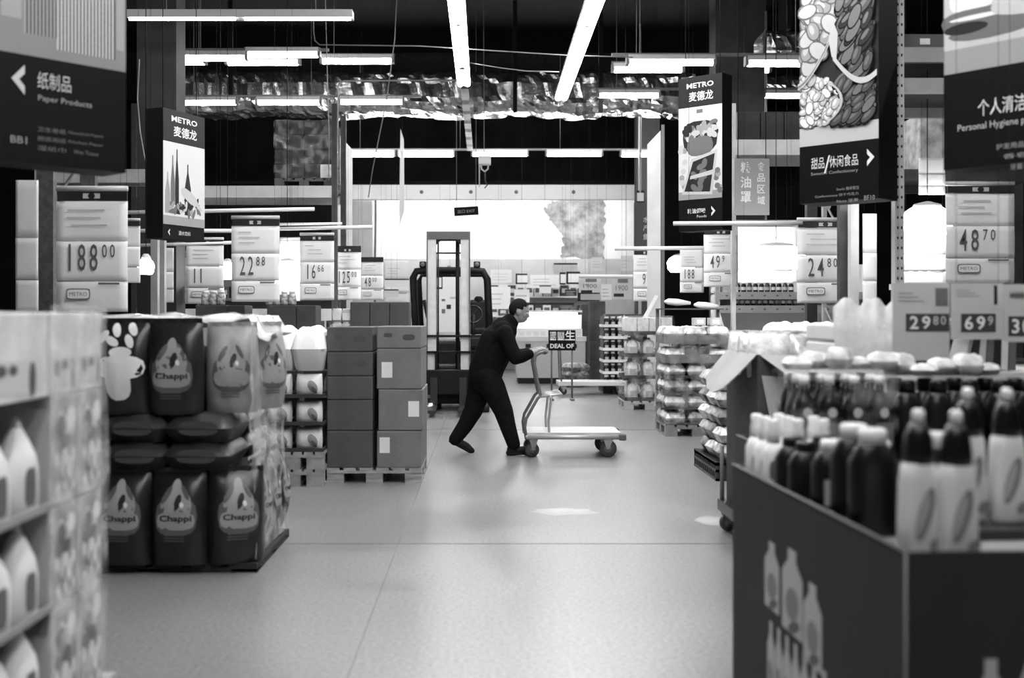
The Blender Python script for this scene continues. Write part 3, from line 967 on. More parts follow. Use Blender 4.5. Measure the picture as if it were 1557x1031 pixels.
def price_sign(label, px0, py0, px1, py1, d, price, cents, sheet=None, header=True, tilt=0.0, badge=True, bow=True, nd=.42, rail=True, thin=False, lines=True, zpr=None):
    x0, x1, z0, z1 = X(px0, d), X(px1, d), Z(py1, d), Z(py0, d)
    w, h = x1 - x0, z1 - z0
    sheet = sheet or SHEET
    r = thing('price_sign', label, 'price sign', ((x0 + x1) / 2, d, z0), tilt, 'hanging price sheets')
    hz = h
    if rail:
        b = MB(); b.tube([(-w / 2, 0, h - .02 * h), (w / 2, 0, h - .02 * h)], max(.006, .022 * h), LIGHT, 8); b.build('rail', r)
        hz = h * .955
    if header:
        b = MB(); b.span(-w / 2 + .01, w / 2, -.012, .0, h * .885, hz, PR_D); b.build('header', r)
        if w * F / d > 40:
            b = MB(); b.rect(-w * .12, w * .12, h * .9, h * .94, PR_L, -.014); b.disc(0, h * .92, w * .05, h * .025, PR_D, -.0145); b.build('emblem', r)
        hz = h * .88
    th = .006
    cut1, cut2 = h * .56, h * .24
    def card(nm, za, zc, m, y=0.0):
        b = MB()
        nx, nz = 8, 6
        vs = []; fs = []
        for s_ in (0, 1):
            for j in range(nz + 1):
                for i in range(nx + 1):
                    u, v = i / nx, j / nz
                    bw = -.02 * w * math.sin(PI * v) * (1 if bow else 0) * (.6 + .4 * math.cos(PI * (u - .5) * 1.2)) - .05 * w * max(0, abs(u - .5) - .42) / .08 * 0
                    vs.append((-w / 2 + w * u, y + bw + s_ * th, za + (zc - za) * v))
        k = (nx + 1) * (nz + 1)
        for j in range(nz):
            for i in range(nx):
                a = j * (nx + 1) + i
                fs.append((a, a + 1, a + nx + 2, a + nx + 1)); fs.append((k + a, k + a + nx + 1, k + a + nx + 2, k + a + 1))
        for i in range(nx):
            fs.append((i, k + i, k + i + 1, i + 1)); a = nz * (nx + 1) + i; fs.append((a, a + 1, k + a + 1, k + a))
        for j in range(nz):
            a = j * (nx + 1); fs.append((a, a + nx + 1, k + a + nx + 1, k + a)); a += nx; fs.append((a, k + a, k + a + nx + 1, a + nx + 1))
        b.add(vs, fs, m, True)
        return b.build(nm, r)
    card('upper_card', cut1 + .004, hz, sheet)
    card('number_card', cut2 + .004, cut1, sheet, -.004)
    card('lower_card', 0, cut2, sheet, 0)
    yf = -.012 - .022 * w
    if price:
        b = MB()
        hh = h * .215
        zc = h * nd
        n = len(price)
        cw = w * .135
        xs = -w * .5 + w * (.2 if n >= 3 else (.24 if n == 2 else .4)) if not thin else -w * .3
        for k, c in enumerate(price): b.text(c, xs + k * cw * 1.25, zc, hh, DIG, yf, cw * (.24 if c == '1' else .82), bold=.004)
        xe = xs + (n - .1) * cw * 1.25
        for k, c in enumerate(cents): b.text(c, xe + k * cw * .82, zc + hh * .24, hh * .5, DIG, yf, cw * (.16 if c == '1' else .52), bold=.004)
        b.build('price_digits', r)
    if lines and w * F / d > 35:
        b = MB()
        for k in range(3):
            x = -w * .36 + w * .1 * rnd.random(); b.rect(x, x + w * (.25 + .3 * rnd.random()), h * (.8 - .06 * k), h * (.812 - .06 * k), PR_L, yf)
        b.rect(w * .1, w * .4, h * .215, h * .232, PR_M, yf)
        b.build('small_print', r)
    if badge:
        b = MB()
        b.disc(-w * .18, h * .14, w * .17, h * .045, PR_M, yf, 0, p=6); b.disc(-w * .18, h * .14, w * .155, h * .036, sheet, yf - .001, 0, p=6)
        b.text('METRO', -w * .18, h * .14, h * .03, PR_M, yf - .002, w * .25); b.build('badge', r)
    for q in (-.4, .4):
        b = MB(); b.tube([(w * q, 0, h * .97), (w * q, 0, CEIL - z0)], .0012, BLACK, 4); b.build('hanging_wire', r)
    return r


price_sign('big price sheet 188.00 hanging at the left', 86, 283, 194, 474, 8.2, '188', '00', tilt=.0, nd=.43)
price_sign('narrow white price sheet seen edge on at the far left', 24, 274, 58, 474, 7.9, '', '', header=False, badge=False, rail=False, lines=False)
price_sign('price sheet half hidden behind the 188 sheet', 190, 332, 213, 430, 9.2, '', '', badge=False)
price_sign('price sheet 11 hanging over the back row of cartons', 283, 361, 340, 462, 13.2, '11', '')
price_sign('narrow bright price sheet turned edge on beside the left banner', 249, 377, 264, 460, 12.4, '', '', header=False, badge=False, rail=False, lines=False)
price_sign('price sheet 12 half behind the 11 sheet', 256, 382, 300, 462, 13.8, '12', '')
price_sign('tall price sheet 22 hanging left of the forklift', 352, 328, 425, 459, 11.6, '22', '88')
price_sign('price sheet 16.66 hanging next to the forklift', 456, 354, 508, 456, 14.6, '16', '66')
price_sign('small price sheet between the 22 and 16 sheets', 425, 361, 456, 458, 15.4, '', '', header=False, badge=False)
price_sign('price sheet 125.00 next beyond the 16 sheet', 508, 374, 549, 456, 16.6, '125', '00', rail=False)
price_sign('farthest left price sheet 48.00 by the forklift', 548, 391, 583, 456, 18.4, '48', '00', rail=False)
price_sign('far price sheet right next to the forklift cab', 583, 396, 622, 460, 20.5, '', '', rail=False, header=False, badge=False)
price_sign('largest price sheet 48.70 hanging at the right', 1438, 276, 1542, 430, 8.5, '48', '70')
price_sign('price sheet half hidden behind the biggest lamp at right', 1370, 352, 1440, 432, 9.2, '', '', header=False, badge=False, rail=False)
price_sign('blank white sheet hung above the biggest glowing lamp', 1397, 240, 1437, 296, 9.0, '', '', header=False, badge=False, rail=False, lines=False)
price_sign('price sheet 24.80 hanging right of the broad lamp', 1212, 331, 1297, 461, 10.6, '24', '80')
price_sign('narrow price sheet seen edge on beside the rack post', 1312, 325, 1333, 460, 9.6, '', '', header=False, badge=False, rail=False, lines=False)
price_sign('price sheet 49.9 hanging left of the broad lamp', 1070, 346, 1122, 436, 14.2, '49', '9')
price_sign('price sheet 188 beside the 49 sheet', 1034, 378, 1070, 445, 17.4, '188', '', header=False, rail=False)
price_sign('price sheet 9.90 hung by the pale right pillar', 963, 378, 1003, 458, 19, '9', '90')
price_sign('wide pale price sheet behind the broad lamp', 1122, 345, 1212, 430, 13.4, '', '', header=False, badge=False, rail=False, sheet=SHEET)

# big dark tag sheets low at the right
def tag_sheet(label, px0, px1, py0, py1, d, tx0, tx1, t0, t1, price, cents, extra):
    x0, x1, z0, z1 = X(px0, d), X(px1, d), Z(py1, d), Z(py0, d)
    w, h = x1 - x0, z1 - z0
    r = thing('price_sign', label, 'price sign', (x0, d, z0), 0, 'grey price sheets with dark tags')
    b = MB(); b.span(0, w, 0, .005, 0, h, mat('tag_sheet', .5, .45, var=.03, scale=3)); b.build('sheet', r)
    a0, a1, c0, c1 = X(tx0, d) - x0, X(tx1, d) - x0, Z(t1, d) - z0, Z(t0, d) - z0
    b = MB(); b.rect(a0, a1, c0, c1, mat('tag_dark', .05, .4), -.002); b.build('tag', r)
    b = MB()
    n = len(price) + .62 * len(cents)
    u = (a1 - a0) * .9 / n
    for k, c in enumerate(price): b.text(c, a0 + (a1 - a0) * .05 + u * (k + .5), (c0 + c1) / 2, (c1 - c0) * .74, PR_W, -.004, u * .72, bold=.02)
    for k, c in enumerate(cents): b.text(c, a0 + (a1 - a0) * .05 + u * (len(price) + .62 * k + .3), (c0 + c1) / 2 + (c1 - c0) * .12, (c1 - c0) * .5, PR_L, -.004, u * .45, bold=.01)
    b.build('price_digits', r)
    b = MB()
    for (ex0, ex1, e0, e1, m) in extra: b.rect(X(ex0, d) - x0, X(ex1, d) - x0, Z(e1, d) - z0, Z(e0, d) - z0, m, -.003)
    for k in range(3): b.rect(w * .1, w * (.35 + .1 * k), h * (.86 - .05 * k), h * (.868 - .05 * k), PR_M, -.003)
    b.build('print', r)
    for q in (.1, .9):
        b = MB(); b.tube([(w * q, 0, h), (w * q, 0, CEIL - z0)], .001, BLACK, 4); b.build('hanging_wire', r)
    return r


tag_sheet('grey price sheet with dark 29.80 tag at the right', 1357, 1444, 430, 548, 5.05, 1377, 1443, 477, 504, '29', '80', [(1422, 1441, 438, 465, PR_M)])
tag_sheet('grey price sheet with dark 69 tag, second from the right edge', 1446, 1526, 430, 516, 5.0, 1461, 1514, 477, 505, '69', '9', [(1511, 1516, 434, 463, PR_D)])
tag_sheet('grey price sheet with dark 30 tag cut by the right edge', 1527, 1610, 432, 520, 4.95, 1533, 1590, 481, 511, '30', '80', [(1535, 1557, 446, 452, PR_M)])

# curtain rods of the price sheets
for (a, b_, y0, y1, d, r_, lab) in ((194, 478, 323, 318, 11.6, 3, 'long thin white rod, topmost of the left rods'), (213, 352, 351, 351, 11.6, 3, 'thin white rod ending at the 22 price sheet'),
                            (213, 352, 373, 369, 13.2, 2.6, 'lowest thin white rod at the left'), (425, 566, 348, 345, 14.6, 2.8, 'thin white rod between the 22 sheet and the forklift'),
                            (425, 520, 341, 340, 15.2, 2, 'thin white rod just above the rod by the forklift'),
                            (1024, 1220, 340, 339, 10.6, 3.2, 'thick white rod under the food banner'), (935, 1070, 378, 377, 14.2, 3, 'white rod over the 9 price sheet'), (880, 962, 420, 420, 19.5, 2.5, 'white glowing rod at the far right goods')):
    r = thing('display_rod', lab, 'rod', (0, 0, 0), 0, 'rods for the price sheets')
    mb = MB(); mb.tube([P(a, y0, d), P(b_, y1, d)], r_ * d / F, WHITE, 8); mb.build('rod', r)
    for q in (.12, .88):
        p = P(a + (b_ - a) * q, y0, d); mb = MB(); mb.tube([p, (p.x, p.y, CEIL)], .0015, BLACK, 4); mb.build('hanging_wire', r)

# ================================================================== pallet racks behind the goods
RACKM = mat('rack_grey', .33, .45, var=.03, scale=6)
RACKD = mat('rack_dark', .03, .55, var=.01, scale=6)
RACKL = mat('rack_light', .5, .45, var=.04, scale=6)


def rack(label, x0, x1, y, dep, levels, top, um, bm_, uw=.09, bh=.12, holes=False, deck=True, brace=True):
    r = thing('pallet_rack', label, 'rack', (0, y, 0), 0, 'steel pallet racks')
    for x in (x0, x1):
        for yy in (0, dep):
            b = MB(); b.span(x - uw / 2, x + uw / 2, yy - .04, yy + .04, 0, top, um)
            if holes and yy == 0:
                z = .1
                while z < top - .05:
                    for q in (-.22, .22): b.disc(x + q * uw, z, .007, .012, BLACK, -.0415, n=8)
                    z += .075
            b.build('upright', r)
        b = MB(); z = .2 if brace else 99
        while z + .7 < top:
            b.tube([(x, .05, z), (x, dep - .05, z + .6)], .015, um, 5); z += .7
        if brace: b.build('brace', r)
    for z in levels:
        for yy in (-.02, dep + .02):
            b = MB(); b.span(x0 + uw / 2, x1 - uw / 2, yy - .025, yy + .025, z - bh, z, bm_); b.build('beam', r)
        if deck:
            b = MB(); b.span(x0 + uw / 2, x1 - uw / 2, .02, dep - .02, z - .03, z - .003, RACKD); b.build('deck', r)
    return r


d = 16.2
zb_l = Z(283, d)
rack('wide left pallet rack carrying wrapped cartons above the price sheets', X(205, d), X(509, d), d, 1.0, [1.5, zb_l], Z(158, d), RACKD, RACKL, .08, .17, brace=False)
d = 11.6
rack('near left rack with thin grey posts beside the dark pillar', X(60, d), X(236, d), d, .25, [Z(258, d)], Z(250, d), RACKM, RACKM, .07, .14, deck=True, brace=False)
d = 9.4
rack('leftmost rack with wide dark posts behind the 188 sheet', X(-140, d), X(71, d), d, 1.0, [Z(150, d)], Z(120, d), mat('post_dark', .07, .6, var=.02, scale=20), RACKD, .14, .12)
d = 14.0
zb_r = Z(213, d)
rack('right pallet rack behind the food banner with a broad grey beam', X(1115, d), X(1290, d), d, 1.0, [zb_r, Z(335, d)], Z(158, d), RACKL, RACKL, .05, .19)
d = 8.3
rack('tall right rack with a pale perforated post beside the nut poster', X(1365, d), X(1365, d) + 2.4, d, 1.0, [Z(74, d), Z(100, d) - .1], 5.2, RACKL, RACKM, .066, .11, holes=True, brace=False)
d = 9.0
rack('dark rack frame right behind the nut poster', X(1338, d), X(1338, d) + 2.0, d + .9, 1.0, [Z(236, d), 1.0], 4.6, RACKD, RACKD, .1, .1, brace=False)
# white end boards
for nm, px0, px1, d, t0, t1, pb, lab in (('end_board', 514, 536, 19.6, 203, 228, 480, 'tall white end board with slanted top, left of the doorway'), ('end_board', 984, 1004, 18.6, 220, 199, 470, 'tall white end board with slanted top, right of the doorway')):
    b = MB(); b.prism([(X(px0, d), 0), (X(px1, d), 0), (X(px1, d), Z(t1, d)), (X(px0, d), Z(t0, d))], d - .04, d, mat('end_board_white', .74, .6, var=.05, scale=3))
    tag(b.build(nm), lab, 'board')
for px, d, lab in ((611, 23.5, 'slim white post hanging down before the doorway, left'), (973, 24, 'thin pale post at the right end of the lintel'), (1008, 18.2, 'thin grey post beside the right end board')):
    b = MB()
    if px == 611: b.prism([(X(607, d), Z(345, d)), (X(615, d), Z(320, d)), (X(614, d), Z(212, d)), (X(609, d), Z(196, d))], d - .03, d, WHITE); b.span(X(610, d), X(612, d), d - .02, d, Z(205, d), CEIL, BLACK)
    else: b.span(X(px - 2, d), X(px + 2, d), d - .03, d + .03, 0, CEIL if px == 973 else Z(190, d), LIGHT if px == 973 else MID)
    tag(b.build('post'), lab, 'post')
wire('conduit', 'black pipe with brackets on the left of the white wall', [(571, 304, 30.27), (571, 330, 30.27), (570, 395, 30.27), (570, 558, 30.27)], .03, mat('pipe_dark', .1, .5))


# ------------------------------------------------------------------ cartons and pallets
def carton(w, dp, h, m, tape=True, label=None, mark=False, flap=True):
    r = E0('carton')
    b = MB(); b.box((0, 0, h / 2), (w, dp, h), m, bev=min(.008, h * .04)); b.build('box', r)
    if tape:
        b = MB(); b.span(-w / 2 - .0015, w / 2 + .0015, -.024, .024, h + .0003, h + .0012, mat('tape', .3, .3)); b.span(-.024, .024, -dp / 2 - .001, -dp / 2 - .0001, h * .72, h, mat('tape', .3, .3)) if False else None
        b.build('tape', r)
    if label:
        lx, lz, lw, lh = label
        b = MB(); b.span(lx - lw / 2, lx + lw / 2, -dp / 2 - .002, -dp / 2 - .0003, lz - lh / 2, lz + lh / 2, PAPER); b.build('label', r)
    if mark:
        b = MB(); b.disc(w * .22, h * .5, w * .14, h * .14, mat('carton_print', .07, .8), -dp / 2 - .001, 0, p=3); b.disc(-w * .25, h * .6, w * .1, h * .1, mat('carton_print', .07, .8), -dp / 2 - .001, 0, p=3); b.build('print', r)
    return r


def pallet(w, dp, h=.14, m=WOOD):
    r = E0('wooden_pallet')
    b = MB()
    n = 6
    bw = w / n * .8
    for i in range(n):
        x = -w / 2 + bw / 2 + (w - bw) * i / (n - 1); b.span(x - bw / 2, x + bw / 2, 0, dp, h - .022, h, m)
    for y in (.05, dp / 2, dp - .05): b.span(-w / 2, w / 2, y - .05, y + .05, h - .044, h - .022, m)
    b.build('deck', r)
    for x in (-w / 2 + .07, 0, w / 2 - .07):
        for y in (.055, dp / 2, dp - .055):
            b = MB(); b.span(x - .07, x + .07, y - .05, y + .05, .02, h - .044, m); b.build('block', r)
        b = MB(); b.span(x - .07, x + .07, 0, dp, 0, .02, m); b.build('skid', r)
    return r


# pallet of brown cartons beside the forklift
d = 9.35
xa, xm, xb = X(497, d), X(570, d), X(641, d)
inst('pal_carton', lambda: pallet(xb - xa, .86, .125), 'wooden pallet under the brown cartons beside the forklift', 'pallet', ((xa + xb) / 2, d, 0), 0, 'wooden pallets on the floor')
tiers = [(712, 655), (655, 592), (592, 530), (530, 496)]
for row, y in enumerate((d + .21, d + .64)):
    for i, (p0, p1) in enumerate(tiers):
        z0, z1 = Z(p0, d), Z(p1, d)
        w = xb - xm - .02
        lab_ = {0: (-.12, .19, .085, .13), 1: (.11, .18, .09, .13), 2: (-.1, .16, .09, .13), 3: None}[i] if row == 0 else None
        nm = ['bottom', 'second', 'third', 'short top'][i]
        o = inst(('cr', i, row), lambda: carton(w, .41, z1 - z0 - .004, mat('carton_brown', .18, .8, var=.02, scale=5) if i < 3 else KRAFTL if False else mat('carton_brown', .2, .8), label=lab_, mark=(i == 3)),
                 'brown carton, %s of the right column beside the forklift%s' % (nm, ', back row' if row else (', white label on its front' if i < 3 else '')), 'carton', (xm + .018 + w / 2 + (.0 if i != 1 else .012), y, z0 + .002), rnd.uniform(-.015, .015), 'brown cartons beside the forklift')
    tl = [(712, 655), (655, 608), (608, 572), (572, 535), (535, 497)]
    for i, (p0, p1) in enumerate(tl):
        z0, z1 = Z(p0, d), Z(p1, d)
        w = xm - xa - .02
        nm = ['bottom', 'second', 'third', 'fourth', 'top'][i]
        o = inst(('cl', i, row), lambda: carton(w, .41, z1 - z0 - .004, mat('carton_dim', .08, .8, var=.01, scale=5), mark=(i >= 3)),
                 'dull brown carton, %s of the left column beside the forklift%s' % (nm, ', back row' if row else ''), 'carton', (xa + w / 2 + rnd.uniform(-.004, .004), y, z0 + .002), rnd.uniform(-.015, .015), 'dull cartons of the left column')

# cartons further back, between the white bags and the forklift
d = 12.6
xs = [(532, 562), (562, 592), (592, 622)]
for i, (a, c) in enumerate(xs):
    w = X(c, d) - X(a, d) - .006
    h = (Z(459, d)) / 5
    for k in range(5):
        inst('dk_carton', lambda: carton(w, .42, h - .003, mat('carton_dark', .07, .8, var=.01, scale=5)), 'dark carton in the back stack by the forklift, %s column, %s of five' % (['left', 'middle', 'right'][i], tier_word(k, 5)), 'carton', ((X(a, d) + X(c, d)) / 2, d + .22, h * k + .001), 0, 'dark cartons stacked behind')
for i, (a, c, m) in enumerate(((296, 345, 'carton_dark2'), (345, 372, 'carton_dark2'), (405, 450, 'carton_dark2'), (450, 480, 'carton_dark2'))):
    d2 = 12.0
    w = X(c, d2) - X(a, d2) - .006
    h = Z(464, d2) / 4
    for k in range(4):
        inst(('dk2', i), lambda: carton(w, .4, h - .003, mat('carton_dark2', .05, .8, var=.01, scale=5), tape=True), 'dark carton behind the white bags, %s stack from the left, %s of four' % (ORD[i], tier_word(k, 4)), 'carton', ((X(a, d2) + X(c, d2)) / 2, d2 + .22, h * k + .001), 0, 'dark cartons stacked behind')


# glass jars in pairs on the back stacks
def jar():
    r = E0('jar')
    b = MB(); b.loft([(0, .035, .035, 2), (.02, .045, .045, 2), (.11, .045, .045, 2), (.13, .03, .03, 2)], mat('jar_body', .35, .2, var=.2, scale=30), 12); b.build('body', r)
    b = MB(); b.loft([(.13, .034, .034, 2), (.155, .034, .034, 2)], WHITE, 12); b.build('lid', r)
    return r


for i, px in enumerate((285, 297, 309, 321, 333)):
    inst('jar', jar, 'small jar on the back cartons under the 11 sheet, %s from left' % ORD[i], 'jar', (X(px, 12.0) , 12.1, Z(464, 12.0) ), 0, 'jars on the back cartons') if px > 300 else None
for i, px in enumerate((407, 418, 430, 442)):
    inst('jar', jar, 'small jar on the back cartons under the 22 sheet, %s from left' % ORD[i], 'jar', (X(px, 12.0), 12.1, Z(464, 12.0)), 0, 'jars on the back cartons')
def tin(): 
    r = E0('tin')
    b = MB(); b.loft([(0, .06, .05, 3), (.13, .06, .05, 3)], PAPERG, 14); b.build('body', r)
    b = MB(); b.rect(-.045, .045, .02, .1, PAPER, -.052); b.build('label', r)
    b = MB(); b.loft([(.13, .05, .045, 2.5), (.15, .05, .045, 2.5)], WHITE, 14); b.build('lid', r)
    return r


for i, px in enumerate((511, 526)):
    for k in range(2):
        inst('tin', tin, 'white labelled tin beside the dark back cartons, %s one, %s' % (['left', 'right'][i], ['lower', 'upper'][k]), 'tin', (X(px, 12.6), 12.7, 1.18 + k * .1505), 0, 'white tins')
h = 1.18
inst('tinbase', lambda: carton(.3, .4, 1.178, mat('carton_dark2', .05, .8)), 'tall dark carton under the white labelled tins', 'carton', (X(518, 12.6), 12.75, 0.001))

# upper left wrapped carton load on the rack
d = 16.35
x0, x1 = X(417, d), X(507, d)
inst('pal_up', lambda: pallet(x1 - x0, .8, .13, mat('pallet_dim', .12, .8)), 'dim pallet up on the left rack beam', 'pallet', ((x0 + x1) / 2, d, zb_l + .002))
hz = (Z(182, d) - zb_l - .135) / 4
for c in range(2):
    for k in range(4):
        w = (x1 - x0) / 2 - .004
        inst(('up', c == 1 and k == 0), lambda: carton(w, .74, hz - .003, mat('carton_up', .045, .75, var=.015, scale=6), label=(.1, hz * .5, .16, hz * .92) if (c == 1 and k == 0) else None),
             'wrapped carton on the left rack, %s column, %s of four%s' % (['left', 'right'][c], tier_word(k, 4), ', white label' if (c == 1 and k == 0) else ''), 'carton', (x0 + w / 2 + .002 + c * (w + .004), d + .41, zb_l + .135 + hz * k), 0, 'wrapped cartons up on the rack')
b = MB()
b.span(x0 - .012, x1 + .012, d + .02, d + .8, zb_l + .13, zb_l + .13 + 4 * hz + .012, film('rack_wrap', .97))
tag(b.build('stretch_wrap'), 'clear stretch wrap around the cartons up on the left rack', 'plastic wrap')
# right rack loads
d = 14.1
x0 = X(1122, d)
for i in range(3):
    inst('rdark', lambda: carton(.29, .7, Z(168, d) - zb_r - .01, mat('carton_rdark', .03, .7, var=.006, scale=5)), 'dark carton on the right rack behind the food banner, %s from the left' % ORD[i], 'carton', (x0 + .15 + i * .3, d + .4, zb_r + .003), 0, 'dark cartons on the right rack')
d = 8.4
b0 = X(1372, d)
inst('rk1', lambda: carton(.32, .5, .13, mat('carton_grey', .1, .6), label=(0, .075, .075, .045)), 'flat grey carton with small label on the tall right rack', 'carton', (b0 + .17, d + .25, Z(74, 8.3) + .003))
inst('rk2', lambda: carton(.24, .5, .5, mat('carton_mott', .3, .7, var=.12, scale=9)), 'mottled carton standing on the dark rack right of the perforated post', 'carton', (X(1416, 10) , 10.2, Z(236, 9) + .003))

# ================================================================== far goods under the white wall
CARDM = [mat('card_a', .75, .6), mat('card_b', .65, .6), mat('card_c', .5, .6), mat('card_d', .03, .6), mat('card_e', .85, .6)]
def far_card(label, px0, px1, py0, py1, d, m, band=None):
    w, h = X(px1, d) - X(px0, d), Z(py0, d) - Z(py1, d)
    r = thing('notice_card', label, 'card', ((X(px0, d) + X(px1, d)) / 2, d, Z(py1, d)), 0, 'far notice cards')
    b = MB(); b.span(-w / 2, w / 2, 0, .02, 0, h, CARDM[m]); b.build('panel', r)
    b = MB()
    if band == 'frame':
        for (a, c, e, g) in ((-w / 2, w / 2, h * .84, h), (-w / 2, w / 2, 0, h * .14), (-w / 2, -w * .36, 0, h)): b.rect(a, c, e, g, PR_D, -.003)
    elif band == 'price':
        b.rect(-w * .2, w * .3, h * .8, h, PR_M, -.003); b.text('1900', 0, h * .55, h * .26, PR_M, -.003, w * .6); b.rect(-w * .4, w * .1, h * .12, h * .28, PR_D, -.003)
    elif band == 'top': b.rect(-w / 2, w / 2, h * .86, h, PR_D, -.003)
    else:
        for k in range(3): b.rect(-w * .4, w * (rnd.random() * .4), h * (.2 + .22 * k), h * (.26 + .22 * k), PR_L, -.003)
    b.build('print', r)
    b = MB(); b.tube([(0, .01, h), (0, .01, CEIL - Z(py1, d))], .002, BLACK, 4); b.build('hanging_wire', r)
    return r


FC = [(784, 802, 416, 432, 27.5, 0, 'frame'), (842, 878, 400, 417, 27.0, 2, 'top'), (851, 860, 414, 433, 26.4, 0, 'frame'), (861, 882, 413, 432, 26.2, 0, 'frame'),
      (880, 914, 424, 448, 24.5, 1, 'price'), (914, 930, 432, 456, 24.2, 4, None), (930, 961, 424, 455, 24.4, 1, 'price'), (859, 877, 440, 450, 25.3, 3, None), (820, 838, 434, 446, 25.8, 1, 'top'),
      (746, 778, 410, 430, 27.8, 1, None), (782, 805, 440, 470, 25.0, 4, None), (900, 916, 391, 411, 29.0, 1, None), (944, 962, 389, 412, 28.5, 1, None), (878, 912, 445, 458, 23.6, 2, 'frame'),
      (806, 850, 418, 438, 28.2, 0, None), (664, 674, 438, 455, 27, 2, 'frame'), (678, 690, 448, 462, 26.5, 0, None), (584, 606, 440, 452, 20, 0, 'top'), (740, 776, 436, 470, 26, 0, None)]
FC += [(287, 316, 434, 458, 13.6, 2, 'frame'), (318, 340, 436, 456, 13.7, 1, 'frame'), (424, 457, 436, 457, 15.8, 1, 'frame'), (512, 546, 440, 456, 17.2, 4, None), (236, 262, 402, 440, 15.0, 4, None), (585, 622, 424, 436, 19.6, 0, 'top')]
WPOS = ['framed card left of the man\'s head level', 'grey card with dark top bar', 'narrow framed card', 'framed square card beside the narrow one', 'price card left under the far rod', 'white card between the two far price cards', 'price card right under the far rod', 'dark plate card',
        'card with dark bar above the freezer', 'pale card beyond the forklift cab', 'bright white card over the man\'s head', 'grey card low on the far wall', 'grey card next to the right end board', 'dark framed card above the carton column', 'wide white card under the far wall', 'small framed card seen through the forklift mast',
        'small white card seen through the forklift mast', 'white card by the forklift left guard leg', 'white poster card between forklift and man', 'framed grey card under the 11 price sheet', 'framed card beside the 22 price sheet bottom', 'framed card under the second round lamp', 'white card under the 125 price sheet', 'plain white card beside the left banner post', 'white strip card left of the forklift guard']
for q, t in zip(FC, WPOS): far_card('far small ' + t, *q)

# shelf gondola at the back, with goods
SHL = mat('shelf_pale', .75, .5)
def gondola(label, px0, px1, pyt, d, shelves, dep=.5, m=SHL):
    x0, x1, zt = X(px0, d), X(px1, d), Z(pyt, d)
    r = thing('shelf_unit', label, 'shelf', (x0, d, 0), 0, 'far shelf units')
    b = MB(); b.span(0, x1 - x0, dep - .03, dep, 0, zt, m); b.build('back_panel', r)
    for x in (0, x1 - x0 - .03):
        b = MB(); b.span(x, x + .03, 0, dep - .03, 0, zt, m); b.build('side_panel', r)
    for z in shelves:
        b = MB(); b.span(.03, x1 - x0 - .03, 0, dep - .03, z - .04, z, m); b.build('shelf', r)
    return r


g1 = gondola('long pale shelf unit under the far white wall', 740, 900, 432, 28.6, [.3, .85, 1.4, 1.9])
rn = random.Random(11)
PROD = [mat('prod%d' % k, g, .5) for k, g in enumerate((.75, .5, .3, .12, .03, .65))]
def pack(w, h, dp, m, m2):
    r = E0('packet')
    b = MB(); b.box((0, 0, h / 2), (w, dp, h), m, bev=.006); b.build('box', r)
    b = MB(); b.rect(-w * .35, w * .35, h * .3, h * .7, m2, -dp / 2 - .002); b.build('label', r)
    return r


cnt = 0
for z in (.85, 1.4, 1.9):
    x = X(745, 28.6)
    while x < X(893, 28.6):
        k = rn.randrange(5)
        inst(('pk', k), lambda: pack(.2, [.3, .24, .34, .2, .28][k], .3, PROD[k], PROD[(k + 3) % 6]), 'packet on the far pale shelf, %s shelf, %s from left' % ({.85: 'low', 1.4: 'middle', 1.9: 'top'}[z], ORD[int(min(15, (x - X(745, 28.6)) / .22))]), 'packet', (x + .11, 28.8, z + .001), 0, 'packets on the far pale shelf')
        x += .225
# lit chest freezer
d = 23.0
r = thing('chest_freezer', 'long brightly lit white chest freezer behind the man', 'freezer', (X(786, d), d, 0))
w = X(890, d) - X(786, d)
zt = Z(516, d)
b = MB(); b.span(0, w, 0, 1.0, .12, zt - .02, mat('freezer_side', .55, .4)); b.span(-.02, w + .02, -.02, 0.06, zt - .04, zt + .06, PLW); b.span(-.02, w + .02, .94, 1.02, zt - .04, zt + .2, PLW); b.build('body', r)
b = MB(); b.span(.03, w - .03, .02, .98, 0, .12, DARK); b.build('plinth', r)
b = MB(); b.span(0, w, .0, 1.0, zt - .02, zt, mat('freezer_well', .85, .5)); b.build('well', r)
b = MB(); b.span(0, w, .9, .96, zt + .2, zt + .5, WHITE); b.build('back_board', r)
b = MB(); b.tube([(.1, .8, zt + .52), (w - .1, .8, zt + .52)], .03, emit('freezer_glow', 16), 8); b.span(0, w, .72, .96, zt + .56, zt + .6, WHITE); b.build('canopy_light', r)
for i in range(9):
    x = X(786, d) + w * (.08 + .84 * i / 8)
    inst('frz', lambda: pack(.15, .22, .3, PROD[0], PROD[5]), 'white frozen packet standing in the lit freezer, %s from left' % ORD[i], 'packet', (x, d + .5, zt + .001), 0, 'packets in the freezer')
# black shelf tag strips on the freezer front
r2 = MB()
for px in (803, 835, 873): r2.rect(X(px - 4, d) - X(786, d), X(px + 4, d) - X(786, d), Z(529, d), Z(523, d), PR_D, -.022)
r2.build('price_tags', r)
b = MB(); b.span(X(803, d), X(880, d), d + 1.2, d + 1.3, Z(463, d), Z(459, d), PR_D)
for px in (806, 878): b.span(X(px, d), X(px + 1.5, d), d + 1.22, d + 1.28, 0, Z(461, d), MID)
tag(b.build('sign_bar'), 'dark horizontal bar on stands behind the freezer', 'rail')

